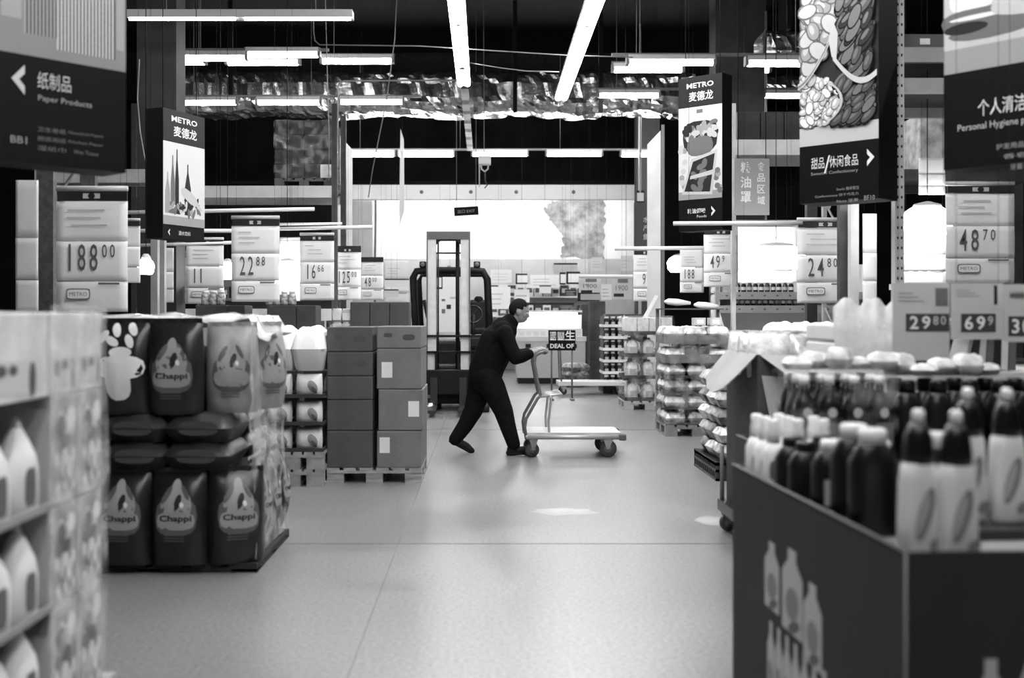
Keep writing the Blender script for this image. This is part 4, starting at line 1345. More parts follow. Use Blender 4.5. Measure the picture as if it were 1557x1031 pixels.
# right shelves with rows of jars
d = 16.5
x0, x1 = X(1090, d), X(1330, d)
shz = [Z(445, d), Z(465.5, d)]
r = thing('shelf_unit', 'pale shelf unit with two rows of dark jars at the right', 'shelf', (x0, d, 0), 0, 'far shelf units')
w = x1 - x0
b = MB(); b.span(0, w, .45, .5, 0, Z(400, d), SHL); b.build('back_panel', r)
for i, z in enumerate(shz + [.9, .3]):
    b = MB(); b.span(0, w, 0, .45, z - .02, z, SHL); b.span(0, w, -.03, 0, z - .1, z + .01, mat('shelf_edge', .45, .5))
    for k in range(12): b.disc(w * (.06 + .08 * k), z - .045, .02, .014, MID, -.032, n=8)
    b.build('shelf', r)
for x in (0, w - .04):
    b = MB(); b.span(x, x + .04, -.02, .5, 0, Z(400, d), SHL); b.build('side_panel', r)
def sauce(k):
    r = E0('sauce_jar')
    b = MB(); b.loft([(0, .038, .038, 2), (.11, .038, .038, 2), (.135, .022, .022, 2)], PLD if k == 0 else mat('sauce_dark', .06, .2), 10); b.build('body', r)
    b = MB(); b.loft([(.135, .026, .026, 2), (.16, .026, .026, 2)], WHITE if k == 0 else MID, 10); b.build('lid', r)
    b = MB(); b.loft([(.04, .0395, .0395, 2), (.085, .0395, .0395, 2)], PAPER if k == 0 else PAPERG, 10, cap=False); b.build('label', r)
    return r


for rowi, (z, a, c) in enumerate(((shz[0], 1124, 1208), (shz[1], 1121, 1216))):
    px = a; i = 0
    while px <= c:
        k = (i * 7 + rowi) % 3 // 2
        inst(('sauce', k), lambda: sauce(k), '%s jar on the right shelf, %s row, %s' % (['white lidded', 'grey lidded'][k], ['upper', 'lower'][rowi], (ORD + ['seventeenth', 'eighteenth'])[i % 18] + ' from left'), 'jar', (X(px, d) + .005, d + .12, z + .001), 0, 'jars on the right shelf')
        px += 5.6 * 1.62; i += 1 if i < 17 else 0
for i, px in enumerate((1076, 1088, 1100, 1113)):
    inst('whitebox', lambda: pack(.11, .11, .15, PROD[0], PROD[5]), 'small white box under the 49 sheet, %s from left' % ORD[i], 'box', (X(px, 16.5) + .05, 16.62, shz[0] + .001), 0, 'small white boxes') if px > 1090 else None
def dark_small():
    r = E0('bottle')
    b = MB(); b.loft([(0, .026, .026, 2.4), (.09, .03, .03, 2.4), (.11, .015, .015, 2)], PLW, 12); b.build('body', r)
    b = MB(); b.loft([(.11, .017, .017, 2), (.15, .013, .013, 2)], MID, 10); b.build('cap', r)
    b = MB(); b.rect(-.016, .016, .02, .06, PR_M, -.031); b.build('label', r)
    return r


# small shelf with white bottles left of the 48 sheet
d = 9.45
r = thing('bottle_shelf', 'white shelf with small bottles under the largest glowing lamp', 'shelf', (X(1368, d), d, Z(431, d)))
w = X(1442, d) - X(1368, d)
b = MB(); b.span(0, w, 0, .25, -.05, 0, WHITE); b.build('board', r)
for q in (.02, w - .02):
    b = MB(); b.span(q - .012, q + .012, .2, .23, -Z(431, d), -.05, MID); b.build('post', r)
for i in range(5):
    inst('shelfbottle', lambda: dark_small(), 'small bottle on the shelf under the largest lamp, %s from left' % ORD[i], 'bottle', (X(1378 + 14 * i, d), d + .1, Z(431, d) + .001), 0, 'small bottles under the largest lamp')
# far left shelf with goods, behind the price sheets
g2 = gondola('dark shelf unit behind the left price sheets', 300, 520, 400, 19.2, [.5, 1.1, 1.7], m=mat('shelf_dim', .2, .6))
for z, nm in ((1.1, 'middle'), (1.7, 'top')):
    x = X(306, 19.2); i = 0
    while x < X(508, 19.2):
        k = rn.randrange(5)
        inst(('pk', k), None, 'packet on the dark left shelf, %s shelf, %s from left' % (nm, ORD[min(15, i)]), 'packet', (x + .11, 19.45, z + .001), 0, 'packets on the dark left shelf')
        x += .24; i += 1

# ================================================================== forklift
d = 16.3
k_ = d / F
def fx(px): return (px - 683) * k_
r = thing('forklift', 'black forklift with pale double mast facing the camera', 'forklift', (X(683, d), d, 0))
MAST = mat('mast_grey', .6, .4, var=.04, scale=9)
FBL = mat('forklift_black', .005, .5, spec=.25)
FGY = mat('forklift_dark', .015, .5, spec=.25)
zt = Z(352, d)
for s, (a, c) in ((-1, (648.5, 663)), (1, (700.5, 715))):
    b = MB(); b.span(fx(a), fx(c), 0, .12, .08, zt, MAST); b.span(fx(a) if s < 0 else fx(c) - .02, fx(a) + .02 if s < 0 else fx(c), -.03, .0, .5, zt, mat('mast_edge', .12, .4)); b.build('mast_rail', r)
    b = MB(); xi = fx(c) + .03 if s < 0 else fx(a) - .03
    b.tube([(xi, .04, .3), (xi, .04, Z(366, d))], .012, FBL, 8); b.build('lift_chain', r)
b = MB(); b.span(fx(648.5), fx(715), -.01, .12, Z(364, d), zt, mat('mast_cross', .09, .45)); b.prism([(fx(663), Z(364, d)), (fx(700.5), Z(364, d)), (fx(700.5), Z(372, d)), (fx(694), Z(366, d)), (fx(669), Z(366, d)), (fx(663), Z(372, d))], 0, .1, FBL); b.build('top_crossbar', r)
b = MB(); b.tube([(fx(663), .05, Z(384.5, d)), (fx(701), .05, Z(384.5, d))], .012, FBL, 8); b.build('thin_crossbar', r)
b = MB(); b.tube([(fx(695.5), .1, .3), (fx(695.5), .1, Z(360, d))], .03, FBL, 10); b.tube([(fx(701), .16, .3), (fx(701), .16, Z(395, d))], .012, FBL, 8); b.build('lift_cylinder', r)
b = MB(); b.tube([(fx(662.5), .16, .3), (fx(662.5), .16, Z(385, d))], .014, FBL, 8); b.build('hose', r)
for py in (511, 535.5):
    b = MB(); b.span(fx(646), fx(722) if py > 520 else fx(735), -.05, -.01, Z(py + 1.8, d), Z(py - 1.8, d), FBL); b.build('backrest_bar', r)
for px in (646, 663, 697, 720):
    b = MB(); b.span(fx(px) - .015, fx(px) + .015, -.05, -.01, Z(566, d), Z(535, d), FBL); b.build('backrest_post', r)
b = MB(); b.span(fx(646), fx(728), -.06, .08, Z(600, d), Z(562, d), FBL, bev=.015); b.build('fork_carriage', r)
b = MB(); b.span(fx(648), fx(742), .14, 1.9, .1, Z(556, d), FBL, bev=.04); b.span(fx(634), fx(746), 1.0, 2.0, .12, Z(520, d), FGY, bev=.05); b.build('chassis', r)
for px in (660, 704):
    b = MB(); b.span(fx(px) - .05, fx(px) + .05, -1.0, -.05, .06, .1, mat('fork_steel', .05, .4, metal=.6)); b.span(fx(px) - .05, fx(px) + .05, -.1, -.05, .06, .5, mat('fork_steel', .05, .4)); b.build('fork', r)
for px in (653, 737):
    b = MB(); b.lathe([(.03, -.07), (.07, -.065), (.075, -.04), (.075, .04), (.07, .065), (.03, .07)], (fx(px), -.12, .077), CHROME if px == 653 else FGY, 16, 'x'); o = b.build('load_wheel', r)
    b = MB(); b.span(fx(px) - .05, fx(px) + .05, -.08, .9, .1, .2, FBL); b.build('straddle_leg', r)
for px in (656, 733):
    b = MB(); b.lathe([(.1, -.09), (.2, -.08), (.2, .08), (.1, .09)], (fx(px), 1.6, .2), RUBBER, 20, 'x'); b.build('wheel', r)
# overhead guard
g = MB()
yg0, yg1 = .35, 1.7
zg = Z(411, d)
g.tube([(fx(632), yg0 - .02, 0.9), (fx(628), yg0, Z(470, d)), (fx(626), yg0, zg - .1), (fx(631), yg0, zg), (fx(645), yg0, zg + .01), (fx(720), yg0, zg + .01), (fx(734), yg0, zg), (fx(741), yg0, zg - .12), (fx(743), yg0, Z(470, d)), (fx(746), yg0 - .02, .9)], .055, FBL, 10)
g.build('guard_frame', r)
g = MB(); g.tube([(fx(632), yg1, 1.0), (fx(627), yg1, zg - .1), (fx(632), yg1, zg), (fx(734), yg1, zg), (fx(741), yg1, zg - .1), (fx(743), yg1, 1.0)], .04, FBL, 10); g.build('guard_rear_frame', r)
for px in (632, 655, 683, 710, 734):
    g = MB(); g.tube([(fx(px), yg0, zg), (fx(px), yg1, zg)], .02, FBL, 6); g.build('guard_bar', r)
for px in (641, 725):
    g = MB(); g.box((fx(px), yg0, zg + .1), (.1, .08, .09), FBL, bev=.015); g.tube([(fx(px), yg0, zg), (fx(px), yg0, zg + .06)], .015, FBL, 6); o = g.build('work_light', r)
    g = MB(); g.lathe([(.035, -.001), (.035, .004)], (fx(px), yg0 - .046, zg + .1), MID, 12, 'y'); g.build('lens', o)
g = MB(); g.lathe([(.05, 0), (.05, .03), (.045, .06), (.02, .09)], (fx(680), .9, zg + .02), MID, 14); g.build('beacon', r)
# driver station
g = MB(); g.box((fx(722), 1.2, Z(505, d)), (.32, .4, .1), FGY, bev=.03); g.box((fx(724), 1.42, Z(480, d)), (.34, .1, .5), FGY, bev=.04); g.loft([(Z(463, d), .06, .045, 2.5), (Z(458, d), .08, .05, 2.5), (Z(451, d), .07, .045, 2.5), (Z(448, d), .04, .03, 2)], BLACK, 14, M=Matrix.Translation((fx(727), 1.42, 0))); g.build('seat', r)
g = MB()
ring = [(fx(719) + .13 * math.cos(t), .75 + .05 * math.sin(t), Z(478, d) + .13 * math.sin(t)) for t in [2 * PI * i / 20 for i in range(21)]]
g.tube(ring, .016, PLD, 8, cap=False); g.tube([(fx(719), .75, Z(478, d)), (fx(719), .62, Z(520, d))], .025, FBL, 8); g.tube([ring[3], ring[13]], .012, FBL, 6); g.build('steering_wheel', r)
g = MB(); g.span(fx(706), fx(740), .4, .75, .9, Z(512, d), FGY, bev=.04); g.build('dashboard', r)
g = MB(); g.tube([(fx(640), .8, Z(455, d)), (fx(648), .8, Z(490, d))], .03, FBL, 8); g.build('control_lever', r)
# white poster board seen through the mast
b = MB(); d2 = 25.2
r = thing('poster_board', 'white poster board on legs seen through the forklift mast', 'board', (X(681, d2), d2, 0))
b.span(-.32, .32, 0, .03, Z(505, d2), Z(415, d2), mat('poster_white', .78, .6)); b.build('panel', r)
b = MB()
for (x, z, w, h, m) in ((-.2, 2.15, .16, .3, PR_D), (-.2, 2.15, .11, .22, PR_W), (.02, 1.6, .1, .1, PR_D), (-.1, 1.5, .08, .1, PR_M), (.15, 1.8, .2, .05, PR_L), (-.1, 1.75, .08, .05, PR_M)): b.rect(x - w / 2, x + w / 2, z - h / 2, z + h / 2, m, -.002 - (.002 if m == PR_W else 0))
b.build('print', r)
for q in (-.25, .25):
    b = MB(); b.span(q - .02, q + .02, .03, .06, 0, Z(430, d2), MID); b.build('leg', r)

# ================================================================== the man pushing the trolley
def remeshed(nm, mb, parent, m, voxel=.008, smooth=4, factor=.5):
    o = mb.build(nm + '_rough')
    a = o.modifiers.new('r', 'REMESH'); a.mode = 'VOXEL'; a.voxel_size = voxel
    s = o.modifiers.new('s', 'SMOOTH'); s.iterations = smooth; s.factor = factor
    dg = bpy.context.evaluated_depsgraph_get()
    me = bpy.data.meshes.new_from_object(o.evaluated_get(dg))
    bpy.data.objects.remove(o)
    me.name = nm
    me.materials.clear(); me.materials.append(m)
    for p in me.polygons: p.use_smooth = True; p.material_index = 0
    q = bpy.data.objects.new(nm, me)
    col.objects.link(q)
    if parent: q.parent = parent
    return q


def ball(mb, c, r, m, n=14, M=None):
    rx, ry, rz = r if isinstance(r, (tuple, list)) else (r, r, r)
    vs = [(c[0], c[1], c[2] - rz)]; fs = []
    k = n // 2
    for i in range(1, k):
        t = PI * i / k
        for j in range(n):
            a = 2 * PI * j / n
            vs.append((c[0] + rx * math.sin(t) * math.cos(a), c[1] + ry * math.sin(t) * math.sin(a), c[2] - rz * math.cos(t)))
    vs.append((c[0], c[1], c[2] + rz))
    for j in range(n): fs.append((0, 1 + (j + 1) % n, 1 + j))
    for i in range(k - 2):
        for j in range(n):
            a = 1 + i * n
            fs.append((a + j, a + (j + 1) % n, a + n + (j + 1) % n, a + n + j))
    a = 1 + (k - 2) * n
    for j in range(n): fs.append((a + j, a + (j + 1) % n, len(vs) - 1))
    mb.add(vs, fs, m, True, M)


def limb(mb, chain, m):
    """chain of (point, radius): tapering tubes with round joints"""
    for (p, r) in chain: ball(mb, p, r, m)
    for (p, r), (q, s) in zip(chain, chain[1:]):
        mb.tube([p, q], [r if not isinstance(r, tuple) else r[1], s if not isinstance(s, tuple) else s[1]], m, 14)


SKIN = mat('skin', .27, .5)
CLOTH = mat('black_jacket', .006, .9, var=.002, scale=30, spec=.1)
TROUS = mat('black_trousers', .007, .9, var=.002, scale=30, spec=.1)
SHOE = mat('black_shoe', .006, .55, spec=.25)
HAIR = mat('dark_hair', .008, .8, spec=.15)
man = thing('person', 'person in black jacket and trousers leaning forward, pushing the flat trolley', 'person', (0, 11.3, 0))
sk = MB()
limb(sk, [((.02, 0, .82), .11), ((.07, 0, .97), .115), ((.14, 0, 1.13), .13), ((.21, 0, 1.25), .09), ((.275, 0, 1.325), .058), ((.315, 0, 1.385), .055)], SKIN)
for s in (-1, 1):
    limb(sk, [((.19, s * .1, 1.24), .07), ((.2, s * .185, 1.225), .06), ((.31, s * .235, .98), .045), ((.43, s * .215, 1.01), .04), ((.535, s * .185, 1.05), .028)], SKIN)
    # palm and fingers closing on the handle bar
    limb(sk, [((.54, s * .17, 1.054), .022), ((.578, s * .17, 1.068), .02)], SKIN)
    limb(sk, [((.545, s * .2, 1.054), .022), ((.58, s * .205, 1.066), .018)], SKIN)
    for j, yy in enumerate((.145, .168, .191, .214)):
        L = (.95, 1.05, 1.0, .82)[j]
        limb(sk, [((.583, s * yy, 1.068), .0105), ((.583 + .034 * L, s * yy, 1.062), .0098), ((.583 + .042 * L, s * yy, 1.038), .0092), ((.583 + .028 * L, s * yy, 1.022), .0085)], SKIN)
    limb(sk, [((.548, s * .15, 1.05), .015), ((.566, s * .135, 1.03), .0105), ((.592, s * .136, 1.017), .0095), ((.608, s * .14, 1.016), .0085)], SKIN)
    hip = (.03, s * .085, .79)
    if s < 0: limb(sk, [(hip, .095), ((.19, s * .09, .44), .06), ((.285, s * .095, .11), .04)], SKIN)
    else: limb(sk, [(hip, .095), ((-.12, s * .1, .425), .06), ((-.305, s * .105, .15), .04)], SKIN)
HM = Matrix.Translation((.352, 0, 1.447)) @ Matrix.Rotation(R(14), 4, 'Y')
ball(sk, (-.008, 0, .018), (.098, .077, .1), SKIN, 20, HM)
ball(sk, (.02, 0, -.045), (.07, .058, .072), SKIN, 18, HM)
ball(sk, (.055, 0, -.085), (.028, .03, .022), SKIN, 12, HM)
ball(sk, (.098, 0, -.028), (.018, .014, .02), SKIN, 10, HM)
ball(sk, (.09, 0, -.008), (.013, .011, .022), SKIN, 10, HM)
ball(sk, (.077, 0, .02), (.018, .055, .012), SKIN, 12, HM)
ball(sk, (.085, 0, -.06), (.014, .024, .007), SKIN, 10, HM)
ball(sk, (.084, 0, -.073), (.013, .02, .007), SKIN, 10, HM)
for s in (-1, 1):
    ball(sk, (-.008, s * .077, -.015), (.022, .01, .032), SKIN, 12, HM)
    ball(sk, (.055, s * .045, -.03), (.025, .02, .022), SKIN, 10, HM)
remeshed('body', sk, man, SKIN, .0065, 3)
h = MB()
vs = []; fs = []; n = 28; kk = 18
for i in range(kk + 1):
    t = PI * i / kk
    for j in range(n):
        a = 2 * PI * j / n
        p = Vector((-.014 + .1 * math.sin(t) * math.cos(a), .081 * math.sin(t) * math.sin(a), .02 + .106 * math.cos(t)))
        p *= 1 + .012 * noise.noise(p * 70)
        vs.append(p)
def hairy(p): return p.z > -.025 + p.x * 1.35 and not (abs(p.y) > .058 and -.06 < p.z < .01 and -.032 < p.x < .03) and p.z > -.09
for i in range(kk):
    for j in range(n):
        f = (i * n + j, (i + 1) * n + j, (i + 1) * n + (j + 1) % n, i * n + (j + 1) % n)
        if all(hairy(vs[q]) for q in f): fs.append(f)
h.add(vs, fs, HAIR, True, HM)
ho = h.build('hair', man)
so = ho.modifiers.new('t', 'SOLIDIFY'); so.thickness = .007; so.offset = -.8
b = MB()
for s in (-1, 1):
    ball(b, (.082, s * .03, -.002), .0115, WHITE, 10, HM); ball(b, (.0905, s * .03, -.004), .006, INK, 8, HM)
b.build('eyes', man)
b = MB()
for s in (-1, 1): b.tube([HM @ Vector((.086, s * .014, .02)), HM @ Vector((.086, s * .03, .024)), HM @ Vector((.077, s * .046, .02))], .0028, HAIR, 6)
b.build('eyebrows', man)
b = MB(); b.tube([HM @ Vector((.086, -.02, -.067)), HM @ Vector((.097, 0, -.066)), HM @ Vector((.086, .02, -.067))], .0028, mat('lip_dark', .1, .5), 6); b.build('mouth', man)
jk = MB()
limb(jk, [((-.005, 0, .77), .172), ((.03, 0, .9), .18), ((.075, 0, 1.0), .185), ((.13, 0, 1.13), .188), ((.19, 0, 1.25), .14), ((.255, 0, 1.335), .09)], CLOTH)
ball(jk, (.075, 0, .88), (.12, .15, .12), CLOTH)
ball(jk, (.1, 0, 1.06), (.17, .19, .17), CLOTH)
for s in (-1, 1):
    ball(jk, (.02, s * .07, .78), (.15, .125, .1), CLOTH); ball(jk, (.18, s * .1, 1.26), .09, CLOTH)
    limb(jk, [((.15, s * .1, 1.18), .105), ((.205, s * .185, 1.225), .082), ((.25, s * .22, 1.1), .076), ((.305, s * .24, .985), .072), ((.37, s * .235, .995), .064), ((.44, s * .218, 1.018), .052)], CLOTH)
remeshed('jacket', jk, man, CLOTH, .011, 3)
tr = MB()
for s in (-1, 1):
    if s < 0: ch = [((.02, -.075, .79), .135), ((.08, -.085, .68), .13), ((.185, -.09, .45), .1), ((.235, -.092, .28), .082), ((.29, -.095, .11), .068)]
    else: ch = [((.0, .075, .79), .135), ((-.045, .085, .68), .13), ((-.115, .095, .44), .1), ((-.2, .1, .28), .082), ((-.3, .105, .14), .068)]
    limb(tr, ch, TROUS)
ball(tr, (.0, 0, .81), (.12, .15, .11), TROUS)
remeshed('trousers', tr, man, TROUS, .011, 3)
for s in (-1, 1):
    sh = MB()
    if s < 0: M = Matrix.Translation((.285, -.095, .0)) @ Matrix.Rotation(R(-4), 4, 'Y')
    else: M = Matrix.Translation((-.315, .105, .085)) @ Matrix.Rotation(R(28), 4, 'Y')
    ball(sh, (0, 0, .06), (.06, .045, .06), SHOE, 14, M); ball(sh, (.09, 0, .045), (.1, .046, .042), SHOE, 14, M); ball(sh, (.165, 0, .035), (.06, .045, .032), SHOE, 14, M); ball(sh, (-.02, 0, .03), (.055, .042, .03), SHOE, 14, M)
    sh.box((.075, 0, .012), (.28, .08, .024), SHOE, M, bev=.01)
    remeshed('shoe', sh, man, SHOE, .008, 3)


# ================================================================== flat trolleys
def caster(parent, x, y, r=.065, zt=.2):
    o = E0('caster'); o.parent = parent; o.location = (x, y, 0)
    b = MB(); b.lathe([(r * .3, -.025), (r * .92, -.024), (r, -.014), (r, .014), (r * .92, .024), (r * .3, .025)], (0, 0, r + .002), mat('caster_rubber', .05, .6), 20, 'y'); b.lathe([(r * .45, -.028), (r * .45, .028)], (0, 0, r + .002), MID, 14, 'y'); b.build('wheel', o)
    b = MB()
    for s in (-1, 1): b.prism([(-.012, r), (.012, r), (.05, zt), (-.045, zt)], s * .032 - .003, s * .032 + .003, STEEL)
    b.span(-.045, .05, -.035, .035, zt - .006, zt, STEEL); b.build('fork', o)
    return o


CARTM = mat('trolley_tube', .45, .35, metal=.4)
t = thing('flat_trolley', 'low flat trolley with tall handle being pushed by the person in black', 'trolley', (0, 11.3, 0))
zd = Z(660, 11.3)
x0, x1 = .42, 1.34
yw = .3
b = MB(); b.span(x0, x1, -yw, yw, zd + .02, zd + .045, mat('trolley_deck', .55, .5, var=.05, scale=6)); b.build('deck', t)
b = MB()
for y in (-yw, yw): b.tube([(x0, y, zd), (x1 + .02, y, zd)], .022, CARTM, 10)
for x in (x0, x1): b.tube([(x, -yw, zd), (x, yw, zd)], .022, CARTM, 10)
b.build('deck_frame', t)
for y in (-yw, yw):
    b = MB(); b.span(x1 - .02, x1 + .05, y - .03 * (1 if y > 0 else -1), y + .035 * (1 if y > 0 else -1), zd - .03, zd + .03, mat('bumper', .1, .6), bev=.01); b.build('bumper', t)
for s in (-1, 1):
    b = MB(); b.tube([(.41, s * .28, zd - .02), (.395, s * .28, zd + .1), (.41, s * .28, zd + .18), (.52, s * .27, .58), (.55, s * .265, .61), (.535, s * .26, .68), (.49, s * .25, .93), (.5, s * .245, 1.0), (.54, s * .24, 1.03), (.6, s * .235, 1.043)], .016, mat('trolley_tube_dark', .16, .4, metal=.3), 10); b.build('handle_post', t)
    b = MB(); b.tube([(.64, s * .27, zd), (.63, s * .27, .35), (.655, s * .27, .58), (.645, s * .27, .62)], .013, CARTM, 10); b.build('shelf_post', t)
    caster(t, .47, s * .23, .07, zd - .02).rotation_euler = (0, 0, .35)
    caster(t, 1.22, s * .25, .085, zd - .02).rotation_euler = (0, 0, -.12)
b = MB(); b.tube([(.6, -.27, 1.043), (.6, .27, 1.043)], .0145, mat('trolley_tube_dark', .16, .4, metal=.3), 10); b.build('handle_bar', t)
b = MB()
b.tube([(.54, -.27, .6), (.74, -.27, .62), (.76, -.25, .62), (.76, .25, .62), (.74, .27, .62), (.54, .27, .6)], .012, CARTM, 8)
for k in range(9): b.tube([(.55, -.25 + .0625 * k, .603), (.755, -.25 + .0625 * k, .62)], .005, CARTM, 6)
b.build('small_shelf', t)
b = MB()
vs = []
b.loft([(.6, .07, .12, 2.4, .66, -.1), (.625, .09, .14, 2.4, .66, -.1), (.645, .07, .11, 2.2, .65, -.1), (.655, .03, .05, 2, .65, -.1)], mat('cloth_white', .7, .8, bump=.6, scale=14), 20)
tag(b.build('white_cloth'), 'small crumpled white cloth on the trolley shelf', 'cloth')

d = 20.0
t2 = thing('flat_trolley', 'long low white decked trolley parked beyond the pushed trolley', 'trolley', (X(898, d), d, 0))
w = (X(948, d) - X(846, d)) / 2
b = MB(); b.span(-w, w, -.3, .3, .16, .24, mat('deck_white', .78, .4), bev=.01); b.build('deck', t2)
for sx in (-1, 1):
    for s in (-1, 1): caster(t2, sx * (w - .1), s * .22, .06, .16)
b = MB(); b.tube([(-w + .06, -.26, .22), (-w + .04, -.26, .8), (-w + .02, -.26, .95), (-w + .02, .26, .95), (-w + .04, .26, .8), (-w + .06, .26, .22)], .014, mat('trolley_tube_dark', .16, .4), 8); b.build('handle', t2)

# ================================================================== pallets of goods right of the aisle
# dark carton columns far down the aisle
d = 24.3
for c, (a, e, top, bot) in enumerate(((884, 897, 462, 578), (896, 921, 458, 578))):
    h = Z(top, d) / 4
    w = X(e, d) - X(a, d) - .01
    dd = d + (.5 if c == 0 else 0)
    for k in range(4):
        inst(('far_c', c), lambda: carton(w, .5, h - .003, mat('carton_far', .085, .75, var=.025, scale=4)), 'dark far carton in the %s column beside the black promotion board, %s of four' % (['narrow left', 'wide right'][c], tier_word(k, 4)), 'carton', ((X(a, dd) + X(e, dd)) / 2, dd + .26, h * k + .001), 0, 'dark far cartons in columns')
for k in range(3):
    for j in range(2):
        a = 921 + j * 30
        inst('far_top', lambda: carton(.36, .5, .28, mat('carton_far2', .1, .75, var=.02, scale=5)), 'dark carton behind the goods pallets, %s one, %s tier' % (['left', 'right'][j], ['bottom', 'middle', 'top'][k]), 'carton', (X(a, 22.5) + .19, 22.8, .59 + k * .281), 0, 'dark cartons behind the goods')
for j in range(2): inst('far_base', lambda: carton(.36, .5, .588, mat('carton_far2', .1, .75)), 'tall dark carton under the dark cartons behind the goods, %s' % ['left', 'right'][j], 'carton', (X(921 + j * 30, 22.5) + .19, 22.8, .001), 0, 'tall dark base cartons')

# shiny bags near the promotion board
def bag(w, h, t, m, graphics=None, seam=True, wr=.12, seed=0, lean=0):
    """filled pillow bag standing on its bottom edge; local -y is its front"""
    r = E0('bag')
    n, k = 14, 16
    def prof(u, v): return t / 2 * max(0, (1 - abs(u) ** 3.2)) ** .5 * (max(0, 1 - abs(2 * v - .86 if False else v) ** 1) * 0 + max(0.0, math.sin(PI * min(1, (v * .93 + .07))) ** .55))
    def surf_uv(u, v, s):
        w_ = w / 2 * (1 - .05 * math.sin(PI * v) * 0 - .06 * (1 - math.sin(PI * min(1, v + .05))))
        y = prof(u, v)
        nn = noise.noise((u * 2.3 + seed, v * 3.1 + s * 5, seed * .7)) * wr + noise.noise((u * 6 + seed, v * 8, s * 3 + seed)) * wr * .35
        return Vector((u * w_, s * (y * (1 + nn)), v * h))
    b = MB()
    for s in (-1, 1):
        vs = [surf_uv(-1 + 2 * i / n, j / k, s) for j in range(k + 1) for i in range(n + 1)]
        fs = []
        for j in range(k):
            for i in range(n):
                a = j * (n + 1) + i
                f = (a, a + 1, a + n + 2, a + n + 1)
                fs.append(f if s < 0 else f[::-1])
        b.add(vs, fs, m, True)
    if seam:
        vs = [(w / 2 * .93 * (-1 + 2 * i / n), .006 * math.sin(i * 1.7), h + q * h * .05) for q in (-.3, 1) for i in range(n + 1)]
        b.add(vs, [(i, i + 1, n + 2 + i, n + 1 + i) for i in range(n)], m, True)
    b.build('sack', r)
    if graphics:
        def surf(x, z):
            u = max(-1, min(1, x / (w / 2))); v = max(0, min(1, z / h))
            return surf_uv(u, v, -1).y - .0035
        g = MB(); graphics(g, w, h, surf); g.build('print', r)
    return r


def pillow_pack(w, dp, h, m, m2=None, seed=0):
    """soft packet lying flat"""
    r = E0('packet')
    b = MB()
    n = 10
    vs = []; fs = []
    for s in (0, 1):
        for j in range(n + 1):
            for i in range(n + 1):
                u, v = -1 + 2 * i / n, -1 + 2 * j / n
                e = max(0, (1 - u ** 4) * (1 - v ** 4)) ** .4
                nn = 1 + .22 * noise.noise((u * 2.2 + seed, v * 2.2, s * 4 + seed))
                z = h / 2 + (h / 2 * e * nn if s else -h / 2 * min(1, e * 1.3))
                vs.append((u * w / 2, v * dp / 2, z))
    o = (n + 1) ** 2
    for j in range(n):
        for i in range(n):
            a = j * (n + 1) + i
            fs.append((o + a, o + a + 1, o + a + n + 2, o + a + n + 1)); fs.append((a, a + n + 1, a + n + 2, a + 1))
    b.add(vs, fs, m, True)
    b.build('pouch', r)
    if m2:
        b = MB(); b.disc(-.0, h * .5, w * .3, h * .24, m2, -dp / 2 * .985, 0, p=3); b.build('label', r)
    return r


SHINY = mat('silver_pouch', .55, .28, metal=.4, var=.3, scale=14, bump=.8)
SHW = mat('white_pouch', .66, .35, var=.2, scale=13, bump=.7)
SHG = mat('grey_pouch', .3, .3, var=.22, scale=13, bump=.8)

# pallet A: white jugs in four tiers
d = 16.6
w = .72
xc = X(988, d)
inst('pal_a', lambda: pallet(w + .04, .8, .13, mat('pallet_pale', .4, .8)), 'pallet under the tiers of white jugs', 'pallet', (xc, d, 0), 0, 'wooden pallets on the floor')
def jug():
    r = E0('jug')
    b = MB(); b.loft([(0, .07, .07, 3.5), (.01, .078, .078, 3.5), (.17, .078, .078, 3.5), (.22, .06, .06, 3), (.245, .028, .028, 2)], PLW, 16); b.build('body', r)
    b = MB(); b.loft([(.245, .03, .03, 2), (.275, .03, .03, 2)], MID, 12); b.build('cap', r)
    b = MB(); b.tube([(.05, -.0, .225), (.095, 0, .2), (.105, 0, .13), (.08, 0, .1)], .012, PLW, 8); b.build('handle', r)
    b = MB(); b.rect(-.05, .05, .05, .14, PAPERG, -.0795); b.build('label', r)
    return r


def tray(w, dp, h, m, name='carton_tray', floor=.006):
    r = E0(name)
    b = MB(); b.span(-w / 2, w / 2, -dp / 2, dp / 2, 0, floor, m)
    for y in (-1, 1): b.span(-w / 2, w / 2, y * dp / 2 - .004, y * dp / 2 + .004, 0, h, m)
    for x in (-1, 1): b.span(x * w / 2 - .004, x * w / 2 + .004, -dp / 2, dp / 2, 0, h, m)
    b.build('tray', r)
    return r


for k in range(4):
    z = .131 + .328 * k
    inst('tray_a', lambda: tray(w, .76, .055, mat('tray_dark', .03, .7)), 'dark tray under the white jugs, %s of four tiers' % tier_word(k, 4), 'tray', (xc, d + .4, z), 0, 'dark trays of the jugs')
    for j in range(2):
        for i in range(3 if k < 3 else 2):
            if k == 3: continue
            inst('jug', jug, 'white jug on the wrapped pallet right of the aisle, %s tier, %s row, %s' % (['bottom', 'second', 'third'][k], ['front', 'back'][j], ['left', 'middle', 'right'][i]), 'jug', (xc - .235 + i * .235, d + .17 + j * .36, z + .007), 0, 'white jugs on the pallet')
    if k == 3:
        for i in range(4): inst('box_a', lambda: carton(.165, .5, .25, PAPER, tape=False), 'upright white carton on top of the white jugs, %s from left' % ORD[i], 'carton', (xc - .265 + i * .175, d + .3, z + .007), 0, 'white cartons on the jugs')
b = MB(); b.span(xc - w / 2 - .012, xc + w / 2 + .012, d + .005, d + .79, .135, 1.40, film('wrap_jugs', .9))
tag(b.build('stretch_wrap'), 'clear stretch wrap around the tiers of white jugs', 'plastic wrap')

